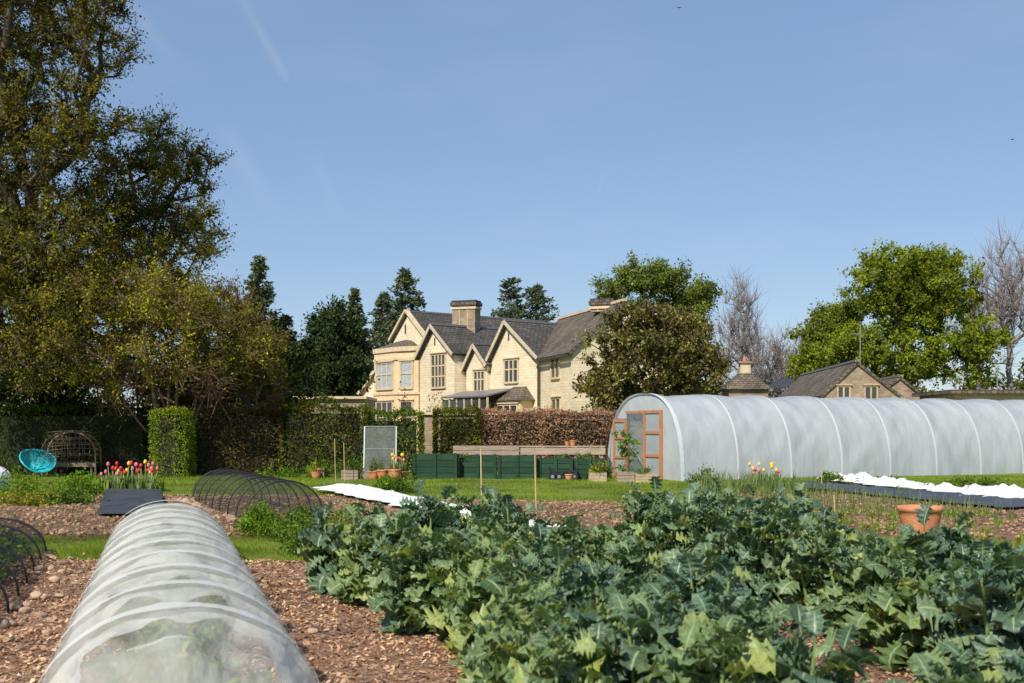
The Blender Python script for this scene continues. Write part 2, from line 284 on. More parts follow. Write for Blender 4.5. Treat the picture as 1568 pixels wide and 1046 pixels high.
def segmesh(name,P0,P1,R0,R1,mat,parent=None,sides=5):
    P0=np.asarray(P0);P1=np.asarray(P1); n=len(P0); d=unit(P1-P0)
    ref=np.where(np.abs(d[:,2:3])>0.9,np.array([[1.,0,0]]),np.array([[0,0,1.]])); a=unit(np.cross(d,ref)); b=np.cross(d,a)
    th=np.arange(sides)*2*np.pi/sides
    ring=a[:,None,:]*np.cos(th)[None,:,None]+b[:,None,:]*np.sin(th)[None,:,None]
    V=np.concatenate([P0[:,None,:]+ring*np.asarray(R0)[:,None,None],P1[:,None,:]+ring*np.asarray(R1)[:,None,None]],1)
    q=np.array([[j,(j+1)%sides,sides+(j+1)%sides,sides+j] for j in range(sides)])
    Q=(np.arange(n)[:,None,None]*(2*sides)+q[None]).reshape(-1,4)
    return imesh(name,V.reshape(-1,3),Q,mat,parent)
def make_tree(name,base,crown0,lobes,ncl,lmat,bmat,leaf=0.12,per=100,spread=0.7,tr=0.35,seed=1,shell=0.45,twigs=6,twig_r=0.012,droop=0.0,leafup=0.3,stems=1,aspect=0.55,minz=0.6,rt=0.02):
    rg=np.random.default_rng(seed); base=np.array(base,float); crown0=np.array(crown0,float)
    lob=np.array(lobes,float); w=lob[:,3]*lob[:,4]*lob[:,5]; w=w**0.8; w/=w.sum()
    ids=rg.choice(len(lob),size=ncl,p=w); u=unit(rg.normal(size=(ncl,3))); r=rg.uniform(0.05,1,size=(ncl,1))**shell
    r*=rg.uniform(0.85,1.12,size=(ncl,1))
    C=lob[ids,:3]+u*r*lob[ids,3:6]; C=C[C[:,2]>minz]
    C=C[np.argsort(np.linalg.norm(C-crown0,axis=1))]; ncl=len(C)
    nodes=[];par=[];plen=[]
    for s in range(stems):
        off=np.array([rg.normal()*0.15*(s>0),rg.normal()*0.15*(s>0),0]); k=8; top=crown0+np.array([rg.normal()*1.2,rg.normal()*1.0,rg.normal()*0.5])*(s>0)
        for i in range(k+1):
            t=i/k; p=(base+off)*(1-t)+top*t+rg.normal(size=3)*0.06*(0<i<k)*np.linalg.norm(top-base)/6
            nodes.append(p); par.append(len(nodes)-2 if i>0 else -1); plen.append(t*np.linalg.norm(top-base))
    ntr=len(nodes); tips=[]
    cap=ntr+ncl*14; NA=np.zeros((cap,3)); NA[:ntr]=nodes; PL=np.zeros(cap); PL[:ntr]=plen; PR=-np.ones(cap,int); PR[:ntr]=par; cnt=ntr
    fork=base[2]+0.35*(crown0[2]-base[2])
    for c in C:
        d=np.linalg.norm(NA[:cnt]-c,axis=1); cost=d+0.22*PL[:cnt]+(NA[:cnt,2]<fork)*50+np.maximum(0,NA[:cnt,2]-c[2])*0.5
        j=int(np.argmin(cost)); L=d[j]; k=min(12,max(1,int(L/0.7))); p0=NA[j].copy(); pr=j; side=rg.normal(size=3)*0.10*L
        for i in range(1,k+1):
            t=i/k; p=p0*(1-t)+c*t+side*math.sin(math.pi*t)+np.array([0,0,0.10*L*math.sin(math.pi*t)])+rg.normal(size=3)*0.04*(i<k)
            NA[cnt]=p; PR[cnt]=pr; PL[cnt]=PL[pr]+L/k; pr=cnt; cnt+=1
        tips.append(pr)
    cn=np.zeros(cnt); cn[tips]+=1
    for i in range(cnt-1,-1,-1):
        if PR[i]>=0: cn[PR[i]]+=cn[i]
    cn=np.maximum(cn,1); R=rt*cn**0.5; mx=R[:ntr].max()
    R=rt+(R-rt)*(tr-rt)/max(mx-rt,1e-6)
    idx=np.array([i for i in range(cnt) if PR[i]>=0]); A=NA[PR[idx]]; B=NA[idx]
    flare=np.where(PR[idx]==0,1.5,1.0)
    E=empty(name)
    T=np.repeat(np.array(tips),twigs); O=NA[T]; out=unit(O-crown0); dr=unit(rg.normal(size=(len(T),3))+out*0.7+np.array([0,0,0.25-droop])); ln=spread*rg.uniform(0.5,1.5,size=(len(T),1))
    En=O+dr*ln+np.array([0,0,-droop*0.5])*ln
    r0=np.minimum(R[PR[idx]]*flare,R[idx]*1.6*flare)
    segmesh('trunk_and_limbs',np.concatenate([A,O]),np.concatenate([B,En]),np.concatenate([r0,np.full(len(T),twig_r)]),np.concatenate([R[idx],np.full(len(T),twig_r*0.3)]),bmat,E,5)
    if per>0:
        dens=rg.uniform(0.3,1.6,size=len(tips)); k=np.repeat(dens,twigs); nper=np.maximum(1,(k*per/twigs)).astype(int)
        ii=np.repeat(np.arange(len(T)),nper); t=rg.uniform(0.05,1.08,size=(len(ii),1))
        P=O[ii]*(1-t)+En[ii]*t+rg.normal(size=(len(ii),3))*spread*0.13*(0.4+t)
        kmesh('foliage',leafquads(P,leaf,aspect,leafup,rg),4,lmat,E)
    return E
def make_conifer(name,base,h,R,lmat,seed=1,nb=240,leaf=0.16,per=60,pw=0.8,z0=0.12,droop=0.3,tr=0.18,irr=0.3):
    rg=np.random.default_rng(seed); base=np.array(base,float); E=empty(name)
    t=rg.uniform(z0,1,size=nb)**0.85; t[:10]=np.linspace(0.9,1,10); az=rg.uniform(0,2*np.pi,nb); L=R*(1-t)**pw*rg.uniform(1-irr,1+irr*0.5,nb)+0.12
    O=base+np.stack([0*t,0*t,t*h],1); dz=0.25*t-droop*(1-t)+rg.normal(size=nb)*0.1
    dr=np.stack([np.cos(az),np.sin(az),dz],1); En=O+dr*L[:,None]
    segmesh('trunk_and_limbs',np.concatenate([[base],O]),np.concatenate([[base+[0,0,h]],En]),np.concatenate([[tr],np.full(nb,0.03)]),np.concatenate([[0.02],np.full(nb,0.008)]),M['bark'],E,6)
    n=np.maximum(6,(per*L/R*1.6)).astype(int); ii=np.repeat(np.arange(nb),n); s=rg.uniform(0.12,1.05,size=(len(ii),1))
    fan=rg.normal(size=(len(ii),3))*L[ii,None]*0.13*(1.25-s); fan[:,2]*=0.5; fan[:,2]-=np.abs(rg.normal(size=len(ii)))*0.06*L[ii]
    P=O[ii]*(1-s)+En[ii]*s+fan
    kmesh('foliage',leafquads(P,leaf,0.4,0.3,rg,D=unit(dr[ii])*0.8+np.array([0,0,-0.25])),4,lmat,E)
    return E
def hedge(name,pts,w,h,mat,dens=420,leaf=0.085,seed=1,hvar=0.10):
    rg=np.random.default_rng(seed); E=empty(name); mb=MB(); Ps=[]
    for (a,b) in zip(pts[:-1],pts[1:]):
        a=np.array(a,float);b=np.array(b,float); L=np.linalg.norm(b-a); d=(b-a)/L; nrm=np.array([-d[1],d[0]])
        i=0.24
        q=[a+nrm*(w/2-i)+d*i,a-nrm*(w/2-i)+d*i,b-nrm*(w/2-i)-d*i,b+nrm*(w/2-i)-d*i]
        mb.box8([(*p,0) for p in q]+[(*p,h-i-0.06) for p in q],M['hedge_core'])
        def bump(x,z,k): return np.array([mnoise.noise(Vector((xx*1.1+seed*9,zz*1.3,k)))+0.5*mnoise.noise(Vector((xx*3.1+seed*9,zz*3.3,k)))for xx,zz in zip(x,z)])
        for side in (1,-1):
            n=int(L*h*dens*(1 if side==-1 else 0.5)); u=rg.uniform(0,L,n); z=rg.uniform(0,h,n); o=w/2+bump(u,z,side*3.)*0.26-np.abs(rg.normal(size=n))*0.09
            Ps.append(np.stack([a[0]+d[0]*u+side*nrm[0]*o,a[1]+d[1]*u+side*nrm[1]*o,z],1))
        n=int(L*w*dens); u=rg.uniform(0,L,n); o=rg.uniform(-w/2,w/2,n); zt=h+bump(u,o,7.)*hvar*1.6-np.abs(rg.normal(size=n))*0.05+(rg.random(n)>0.95)*rg.uniform(0,hvar*1.6,n)
        Ps.append(np.stack([a[0]+d[0]*u+nrm[0]*o,a[1]+d[1]*u+nrm[1]*o,zt],1))
        for e,pt in ((0,a),(L,b)):
            n=int(w*h*dens); o=rg.uniform(-w/2,w/2,n); z=rg.uniform(0,h,n); u=e+(np.abs(rg.normal(size=n))*0.07)*(1 if e==0 else -1)
            Ps.append(np.stack([a[0]+d[0]*u+nrm[0]*o,a[1]+d[1]*u+nrm[1]*o,z],1))
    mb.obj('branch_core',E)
    kmesh('leaves',leafquads(np.concatenate(Ps),leaf,0.6,0.2,rg),4,mat,E)
    return E
def clump(name,x,y,r,h,mat,n=900,leaf=0.07,seed=1,z0=0.0,parent=None,aspect=0.5,ry=None):
    rg=np.random.default_rng(seed+int(abs(x*77+y*31))); E=parent or empty(name); ry=ry or r
    sub=max(5,int(n/60)); sc=unit(rg.normal(size=(sub,3))); sc[:,2]=np.abs(sc[:,2]); sc*=rg.uniform(0.3,0.95,size=(sub,1))
    P=sc[rg.integers(0,sub,n)]+rg.normal(size=(n,3))*0.16; P[:,2]=np.abs(P[:,2])
    P=P*np.array([r,ry,h])+np.array([x,y,z0])
    kmesh('leaves',leafquads(P,leaf,aspect,0.8,rg),4,mat,E)
    S=sc*np.array([r,ry,h])*0.9+np.array([x,y,z0]); B=np.stack([x+sc[:,0]*0.2*r,y+sc[:,1]*0.2*ry,np.full(sub,z0)],1)
    segmesh('stems',B,S,np.full(sub,0.008),np.full(sub,0.004),M['stalk'],E,4)
    return E
def blades(name,pts,h,w,mat,seed=1,lean=0.35,per=8,jit=0.05,parent=None):
    rg=np.random.default_rng(seed); P=np.repeat(np.asarray(pts,float),per,axis=0); n=len(P); P=P+np.concatenate([rg.normal(size=(n,2))*jit,np.zeros((n,1))],1)
    az=rg.uniform(0,2*np.pi,n); d=np.stack([np.cos(az),np.sin(az),0*az],1); s=np.stack([-np.sin(az),np.cos(az),0*az],1)
    H=h*rg.uniform(0.6,1.2,size=(n,1)); l=lean*rg.uniform(0.1,1.3,size=(n,1)); up=np.array([0,0,1.])
    m_=P+up*H*0.6+d*l*H*0.35; t=P+up*H*(1-0.25*l)+d*l*H
    W=w*0.5
    q=np.stack([P-s*W,P+s*W,m_+s*W*0.8,m_-s*W*0.8, m_-s*W*0.8,m_+s*W*0.8,t+s*W*0.1,t-s*W*0.1],1).reshape(-1,3)
    return kmesh(name,q,4,mat,parent)
def in_poly(P,poly):
    x,y=P[:,0],P[:,1]; ins=np.zeros(len(P),bool); n=len(poly)
    for i in range(n):
        x1,y1=poly[i]; x2,y2=poly[(i+1)%n]
        c=((y1>y)!=(y2>y))&(x<(x2-x1)*(y-y1)/(y2-y1+1e-12)+x1); ins^=c
    return ins
def sample_poly(poly,dens,rg):
    a=np.array(poly); lo=a.min(0);hi=a.max(0); n=int((hi-lo).prod()*dens); P=rg.uniform(lo,hi,size=(n,2)); return P[in_poly(P,poly)]
def sheet(name,quad,z,mat,res=0.25,amp=0.02,nsc=1.5,edge=0.12,parent=None):
    q=[np.array(c,float) for c in quad]; L=max(np.linalg.norm(q[1]-q[0]),np.linalg.norm(q[2]-q[3])); H=max(np.linalg.norm(q[3]-q[0]),np.linalg.norm(q[2]-q[1]))
    nu=max(2,int(L/res)); nv=max(2,int(H/res)); V=[];UV=[]
    for j in range(nv+1):
        for i in range(nu+1):
            u=i/nu;v=j/nv; p=(q[0]*(1-u)+q[1]*u)*(1-v)+(q[3]*(1-u)+q[2]*u)*v
            e=min(u,1-u)*L; e2=min(v,1-v)*H; k=max(0,1-min(e,e2)/0.5)
            ox=mnoise.noise(Vector((p[0]*1.7,p[1]*1.7,3)))*edge*k; oy=mnoise.noise(Vector((p[0]*1.7,p[1]*1.7,9)))*edge*k
            zz=z+amp*(0.5+0.5*mnoise.fractal(Vector((p[0]*nsc,p[1]*nsc,z*10)),0.8,2.0,4))*(1-k)
            V.append((p[0]+ox,p[1]+oy,max(z,zz))); UV.append((p[0],p[1]))
    w=nu+1; Q=[(j*w+i,j*w+i+1,(j+1)*w+i+1,(j+1)*w+i) for j in range(nv) for i in range(nu)]
    return imesh(name,V,Q,mat,parent,uv=UV)
def rocks(name,pts,sizes,mat,seed=1,sub=1,flat=0.65,parent=None):
    import bmesh
    bm=bmesh.new(); bmesh.ops.create_icosphere(bm,subdivisions=sub,radius=1); V0=np.array([v.co[:] for v in bm.verts]); T=np.array([[v.index for v in f.verts] for f in bm.faces]); bm.free()
    rg=np.random.default_rng(seed); n=len(pts); az=rg.uniform(0,6.28,n); sc=rg.uniform(0.6,1.3,size=(n,3)); sc[:,2]*=flat
    V=V0[None]*(1+rg.normal(size=(n,len(V0),1))*0.14)*sc[:,None,:]*np.asarray(sizes)[:,None,None]
    c,s=np.cos(az)[:,None],np.sin(az)[:,None]; x=V[...,0]*c-V[...,1]*s; y=V[...,0]*s+V[...,1]*c; V=np.stack([x,y,V[...,2]],-1)+np.asarray(pts)[:,None,:]
    Q=(np.arange(n)[:,None,None]*len(V0)+T[None]).reshape(-1,3)
    return imesh(name,V.reshape(-1,3),Q,mat,parent,smooth=False)
# ---------------------------------------------------------------- ground
mb=MB(); mb.face([(-900,-60,0),(900,-60,0),(900,1800,0),(-900,1800,0)],M['terrain']); mb.obj('ground')
sheet('lawn',[(-30,19),(30,19),(40,62),(-40,62)],0.012,M['lawn'],res=1.0,amp=0.03,edge=0)
sheet('grass_path',[(-16,11.5),(16,11.5),(16,19.2),(-16,19.2)],0.010,M['lawn'],res=0.5,amp=0.015,edge=0)
sheet('wood_chip_path',[(-9,1.0),(9,1.0),(9,12.2),(-9,13.2)],0.030,M['chipbed'],res=0.10,amp=0.05,nsc=3,edge=0.3)
soilq=[[(-11.5,15.8),(0.4,15.6),(-3.2,25.5),(-17,25.5)],[(-1.0,15.8),(5.0,15.2),(2.2,23.0),(-4.6,24.5)],[(5.2,15.4),(14,14.8),(16,26),(5.0,27)]]
for q in soilq: sheet('soil_bed',q,0.02,M['soil'],res=0.16,amp=0.09,nsc=2.2,edge=0.35)
LB=[(-5.4,6),(-3.35,6),(-5.3,13.3),(-8.5,13.3)]
sheet('soil_bed',LB,0.05,M['soil'],res=0.12,amp=0.08,nsc=3,edge=0.1)
rg=np.random.default_rng(3)
def chips(name,poly,dens,L,mat,zb):
    P=sample_poly(poly,dens,rg); n=len(P)
    zz=np.array([max(zb,zb+0.05*(0.5+0.5*mnoise.fractal(Vector((p[0]*3,p[1]*3,0.3)),0.8,2.0,4))) for p in P])
    P=np.concatenate([P,(zz+rg.uniform(0.0,0.012,n))[:,None]],1)
    az=rg.uniform(0,6.28,n); d=np.stack([np.cos(az),np.sin(az),rg.normal(size=n)*0.4],1); d=unit(d); up=np.array([0,0,1.])+rg.normal(size=(n,3))*0.35; s=unit(np.cross(d,up))
    l=(L*rg.uniform(0.4,1.4,n))[:,None]; w=l*rg.uniform(0.2,0.6,size=(n,1))
    kmesh(name,np.stack([P-d*l/2-s*w/2,P+d*l/2-s*w*.4,P+d*l/2+s*w/2,P-d*l/2+s*w*.45],1),4,mat)
chips('wood_chips',[(-5.0,5.8),(4.5,5.8),(6.5,12.3),(-7.4,13)],1050,0.034,M['chip'],0.03)
for q in soilq:
    P=sample_poly(q,70,rg); rocks('soil_clods',np.concatenate([P,np.full((len(P),1),0.07)],1),rg.uniform(0.012,0.045,len(P)),M['clod'],sub=1)
P=sample_poly(LB,260,rg); rocks('soil_clods',np.concatenate([P,np.full((len(P),1),0.09)],1),rg.uniform(0.006,0.022,len(P)),M['clod'],sub=1)
def grass(name,poly,dens,h,w,excl=()):
    P=sample_poly(poly,dens,rg)
    for e in excl: P=P[~in_poly(P,e)]
    n=len(P); az=rg.uniform(0,6.28,n); s=np.stack([np.cos(az),np.sin(az),0*az],1)*w/2; P=np.concatenate([P,np.full((n,1),0.012)],1)
    k=np.array([0.75+0.7*mnoise.noise(Vector((p[0]*0.9,p[1]*0.9,4))) for p in P])
    H=(h*rg.uniform(0.5,1.3,n)*k)[:,None]; ln=rg.normal(size=(n,3))*0.35; ln[:,2]=1
    kmesh(name,np.stack([P-s,P+s,P+ln*H],1),3,M['grass'])
grass('grass_blades',[(-9,12.5),(9,12),(9,15.6),(-9,16)],1500,0.07,0.010)
grass('grass_blades',[(-16,22.5),(16,22),(18,37),(-19,38)],330,0.085,0.018,excl=soilq)
# ---------------------------------------------------------------- trees left
def lob(px,py,D,rx,rz,ry=None): return (X(px,D),D,Z(py,D),rx,ry or rx,rz)
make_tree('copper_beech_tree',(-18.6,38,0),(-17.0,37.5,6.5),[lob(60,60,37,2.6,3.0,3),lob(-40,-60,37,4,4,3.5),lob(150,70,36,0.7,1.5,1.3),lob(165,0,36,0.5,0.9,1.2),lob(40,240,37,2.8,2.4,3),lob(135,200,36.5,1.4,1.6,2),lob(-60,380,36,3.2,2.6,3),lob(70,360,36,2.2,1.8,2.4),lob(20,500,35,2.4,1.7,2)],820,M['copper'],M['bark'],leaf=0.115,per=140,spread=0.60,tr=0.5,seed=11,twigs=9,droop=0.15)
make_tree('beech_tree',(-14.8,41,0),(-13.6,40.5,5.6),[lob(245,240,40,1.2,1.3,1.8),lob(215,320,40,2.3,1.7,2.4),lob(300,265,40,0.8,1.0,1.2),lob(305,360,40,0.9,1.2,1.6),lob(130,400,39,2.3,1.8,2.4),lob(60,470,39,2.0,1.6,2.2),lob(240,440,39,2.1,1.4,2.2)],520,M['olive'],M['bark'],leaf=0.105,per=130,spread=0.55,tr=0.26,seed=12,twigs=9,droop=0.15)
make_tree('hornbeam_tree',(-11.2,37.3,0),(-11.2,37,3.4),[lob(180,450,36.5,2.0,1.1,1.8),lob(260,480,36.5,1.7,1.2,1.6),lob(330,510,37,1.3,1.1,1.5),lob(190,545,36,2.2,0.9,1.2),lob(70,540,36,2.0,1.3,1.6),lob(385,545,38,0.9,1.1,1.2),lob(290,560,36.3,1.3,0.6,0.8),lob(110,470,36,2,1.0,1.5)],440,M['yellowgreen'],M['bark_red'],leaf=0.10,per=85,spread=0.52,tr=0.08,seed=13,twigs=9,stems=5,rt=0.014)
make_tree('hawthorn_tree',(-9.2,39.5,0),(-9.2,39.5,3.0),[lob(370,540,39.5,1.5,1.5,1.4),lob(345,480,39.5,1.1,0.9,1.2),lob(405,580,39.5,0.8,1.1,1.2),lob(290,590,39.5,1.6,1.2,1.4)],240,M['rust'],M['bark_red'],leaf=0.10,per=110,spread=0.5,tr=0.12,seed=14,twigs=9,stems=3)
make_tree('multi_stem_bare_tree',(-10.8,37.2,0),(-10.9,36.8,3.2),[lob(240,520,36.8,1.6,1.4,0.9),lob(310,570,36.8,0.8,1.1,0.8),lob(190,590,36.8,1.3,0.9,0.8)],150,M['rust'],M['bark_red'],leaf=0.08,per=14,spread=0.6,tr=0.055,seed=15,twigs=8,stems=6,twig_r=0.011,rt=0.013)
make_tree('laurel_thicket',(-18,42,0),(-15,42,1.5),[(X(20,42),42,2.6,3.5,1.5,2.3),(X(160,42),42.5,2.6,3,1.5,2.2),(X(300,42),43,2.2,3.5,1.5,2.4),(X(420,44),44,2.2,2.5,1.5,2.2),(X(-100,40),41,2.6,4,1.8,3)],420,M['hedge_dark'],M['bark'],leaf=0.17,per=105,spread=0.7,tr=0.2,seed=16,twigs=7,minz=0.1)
make_conifer('fir_tree',(X(397,66),66,0),Z(393,66),1.9,M['conifer_blue'],21,nb=330,leaf=0.22,per=75,pw=0.65,irr=0.5)
make_conifer('cypress_tree',(X(437,62),62,0),Z(484,62),1.3,M['conifer'],22,nb=260,leaf=0.2,per=70,pw=0.6)
make_conifer('cypress_tree',(X(470,60),60,0),Z(520,60),1.3,M['conifer'],122,nb=200,leaf=0.2,per=70,pw=0.6)
make_conifer('spruce_tree',(X(543,84),84,0),Z(443,84),2.6,M['conifer_blue'],23,nb=320,leaf=0.3,per=75,pw=0.9)
make_tree('yew_tree',(X(512,64),64,0),(X(512,64),64,2.5),[lob(512,545,64,1.7,2.8),lob(485,575,64,1.4,2.2),lob(528,575,64,1.0,2.2),lob(506,500,64,0.9,0.9)],230,M['conifer'],M['bark'],leaf=0.2,per=150,spread=0.6,tr=0.3,seed=24,twigs=8,minz=0.1)
make_tree('yew_tree',(X(425,66),66,0),(X(425,66),66,2.5),[lob(400,560,66,2.0,3.0),lob(450,590,66,1.8,2.4)],160,M['conifer'],M['bark'],leaf=0.2,per=150,spread=0.65,tr=0.3,seed=124,twigs=8,minz=0.1)
make_conifer('fir_tree',(X(620,95),95,0),Z(413,95),3.6,M['conifer_blue'],25,nb=300,leaf=0.34,per=60,pw=0.65,irr=0.7,droop=-0.1)
make_conifer('fir_tree',(X(588,98),98,0),Z(450,98),3.0,M['conifer_blue'],26,nb=280,leaf=0.36,per=65,pw=0.7,irr=0.6,droop=-0.1)
make_conifer('fir_tree',(X(783,112),112,0),Z(428,112),2.4,M['conifer_blue'],27,nb=200,leaf=0.38,per=45,pw=0.4,irr=0.8,droop=-0.2)
make_conifer('fir_tree',(X(822,112),112,0),Z(438,112),3.0,M['conifer_blue'],28,nb=220,leaf=0.38,per=45,pw=0.45,irr=0.8,droop=-0.2)
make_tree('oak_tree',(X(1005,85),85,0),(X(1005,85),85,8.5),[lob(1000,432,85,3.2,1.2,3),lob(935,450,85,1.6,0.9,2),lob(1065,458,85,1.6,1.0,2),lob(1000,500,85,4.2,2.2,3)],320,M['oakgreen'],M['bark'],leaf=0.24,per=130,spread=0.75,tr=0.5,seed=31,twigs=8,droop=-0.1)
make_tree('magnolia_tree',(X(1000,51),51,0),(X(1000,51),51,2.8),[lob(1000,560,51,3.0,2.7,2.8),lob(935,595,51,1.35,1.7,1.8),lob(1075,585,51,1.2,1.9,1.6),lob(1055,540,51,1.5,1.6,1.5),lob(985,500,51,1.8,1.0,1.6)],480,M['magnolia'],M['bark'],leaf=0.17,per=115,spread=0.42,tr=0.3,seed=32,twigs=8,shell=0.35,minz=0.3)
def bare(px,top,D,w,seed,n=160):
    make_tree('bare_tree',(X(px,D),D,0),(X(px,D),D,Z(top,D)*0.5),[lob(px,top+70,D,w*0.7,Z(top,D)*0.25),lob(px,top+115,D,w,Z(top,D)*0.22)],n,M['rust'],M['bark_grey'],per=0,spread=1.3,tr=0.24,seed=seed,twigs=8,twig_r=0.020,droop=-0.5,shell=0.6,rt=0.026)
bare(1135,418,92,2.3,41,130); bare(1192,478,98,2.0,42,100); bare(1222,495,100,1.8,43,90); bare(1160,500,104,2.6,144,100); bare(1255,480,104,2.2,145,90); bare(1100,500,104,2.0,146,80)
bare(1545,362,88,3.4,44,170); bare(1500,410,96,3.0,45,120)
make_tree('lime_tree',(X(1390,86),86,0),(X(1390,86),86,6.5),[lob(1400,450,86,3.8,3.4,3.5),lob(1350,440,86,2.6,2.6,3),lob(1455,445,86,2.4,2.6,2.5),lob(1410,405,86,2.2,1.3,2),lob(1400,540,86,5.4,2.6,3.5),lob(1300,540,86,2.8,2.2,2.5),lob(1490,530,86,2.2,2.6,2.2)],640,M['fresh'],M['bark'],leaf=0.25,per=125,spread=0.72,tr=0.4,seed=46,twigs=8,minz=0.2)
make_tree('lime_tree',(X(1268,90),90,0),(X(1268,90),90,4.5),[lob(1262,520,90,2.0,2.2,2),lob(1290,490,90,1.4,1.6,1.5),lob(1250,570,90,2.0,1.8,2)],190,M['fresh'],M['bark'],leaf=0.24,per=110,spread=0.72,tr=0.3,seed=47,twigs=8,minz=0.2)
dl=[(X(p,125),125,Z(y,125)*0.45,7,5,Z(y,125)*0.5) for p,y in ((-200,560),(-60,560),(80,560),(220,570),(360,580),(500,590),(640,590),(780,590),(920,590),(1060,590),(1130,592),(1200,590),(1280,580),(1380,570),(1480,570),(1580,560),(1700,560))]
make_tree('distant_tree_line',(0,125,0),(0,125,2),dl,520,M['hedge'],M['bark_grey'],leaf=0.5,per=110,spread=1.4,tr=0.3,seed=48,twigs=6,minz=0.1)
# ---------------------------------------------------------------- hedges
hedge('left_hedge_shaded',[(X(-60,38.5),38.5),(X(236,38),38)],1.2,2.3,M['hedge_dark'],seed=1,dens=300,leaf=0.09)  # stretch under the trees, its shade carried by the darker leaf colour
hedge('left_hedge_sunlit_end',[(X(238,36.6),36.6),(X(292,36.6),36.6)],1.4,2.15,M['hedge_sunlit'],seed=2,dens=520,leaf=0.07)  # lit end of the left hedge, sunlight painted as paler leaves
hedge('mixed_hedge',[(X(290,38.2),38.2),(X(430,39),39)],1.3,2.3,M['hedge_brown'],seed=3,dens=430,leaf=0.085,hvar=0.22)
hedge('mixed_hedge',[(X(428,39),39),(X(562,39.5),39.5)],1.3,2.4,M['hedge'],seed=4,dens=430,leaf=0.085,hvar=0.25)
hedge('laurel_hedge',[(X(562,39.8),39.8),(X(648,40),40)],1.2,2.15,M['hedge_green'],seed=5,dens=430,leaf=0.09,hvar=0.15)
hedge('beech_hedge',[(X(735,41.5),41.5),(X(830,41.6),41.6),(X(960,42),42)],1.1,2.2,M['beech'],seed=6,dens=560,leaf=0.08,hvar=0.12)
hedge('laurel_hedge',[(X(664,41.2),41.2),(X(735,41.3),41.3)],1.1,2.25,M['hedge'],seed=7,dens=520,leaf=0.09,hvar=0.15)
mb=MB(); mb.box(X(643,42.2),X(950,42.2),42.2,42.6,0,2.1,M['rubble']); mb.box(X(642,42.2),X(951,42.2),42.1,42.7,2.1,2.2,M['stone_trim']); mb.obj('stone_wall')
# ---------------------------------------------------------------- house
class Fr:
    def __init__(s,P0,yaw):
        a=math.radians(yaw); s.o=Vector((P0[0],P0[1],0)); s.d=Vector((math.cos(a),-math.sin(a),0)); s.n=Vector((-math.sin(a),-math.cos(a),0)); s.b=-s.n
    def u(s,px,off=0):
        k=(px-784)/F; o=s.o+s.n*off
        return (k*o.y-o.x)/(s.d.x-k*s.d.y)
    def uz(s,px,py,off=0):
        u=s.u(px,off); p=s.o+s.n*off+s.d*u; return u,Z(py,p.y)
    def P(s,u,n,z): return s.o+s.d*u+s.n*n+Vector((0,0,z))
    def box(s,mb,u0,u1,n0,n1,z0,z1,mat):
        mb.box8([s.P(u0,n0,z0),s.P(u0,n1,z0),s.P(u1,n1,z0),s.P(u1,n0,z0),s.P(u0,n0,z1),s.P(u0,n1,z1),s.P(u1,n1,z1),s.P(u1,n0,z1)],mat)
def slab(mb,a,b,c,d,t,mat,edge=None):
    n=(b-a).cross(d-a).normalized()
    if n.z<0: n=-n
    top=[a,b,c,d]; bot=[p-n*t for p in top]
    mb.face(top,mat); mb.face(bot[::-1],edge or mat)
    for i in range(4):
        j=(i+1)%4; mb.face([top[i],bot[i],bot[j],top[j]],edge or mat)
def gable(fr,walls,roofs,L,A,R,off,depth,over=0.30,t=0.14,wmat=None,rmat=None,barge=True):
    wmat=wmat or M['stone']; rmat=rmat or M['slate']
    (ul,zl),(ua,za),(ur,zr)=L,A,R
    iu=0.22; wl=ul+iu; wr=ur-iu
    def zroof(u): return zl+(za-zl)*(u-ul)/(ua-ul) if u<ua else zr+(za-zr)*(ur-u)/(ur-ua)
    pts=[(wl,0),(wr,0),(wr,zroof(wr)-t),(ua,za-t*1.3),(wl,zroof(wl)-t)]
    f=[fr.P(u,off,z) for u,z in pts]; bk=[fr.P(u,off-depth,z) for u,z in pts]
    walls.face(f,wmat)
    walls.face([f[1],bk[1],bk[2],f[2]],wmat); walls.face([f[0],f[4],bk[4],bk[0]],wmat)
    n0=off+over; n1=off-depth
    slab(roofs,fr.P(ul,n0,zl),fr.P(ul,n1,zl),fr.P(ua,n1,za),fr.P(ua,n0,za),t,rmat)
    slab(roofs,fr.P(ur,n1,zr),fr.P(ur,n0,zr),fr.P(ua,n0,za),fr.P(ua,n1,za),t,rmat)
    roofs.prism(fr.P(ua,n0,za+0.02),fr.P(ua,n1,za+0.02),0.22,0.12,M['lead'])
    if barge:
        for a,b in (((ul,zl),(ua,za)),((ur,zr),(ua,za))):
            roofs.prism(fr.P(a[0],n0+0.03,a[1]-t*0.6),fr.P(b[0],n0+0.03,b[1]-t*0.6),0.05,0.19,M['barge'])
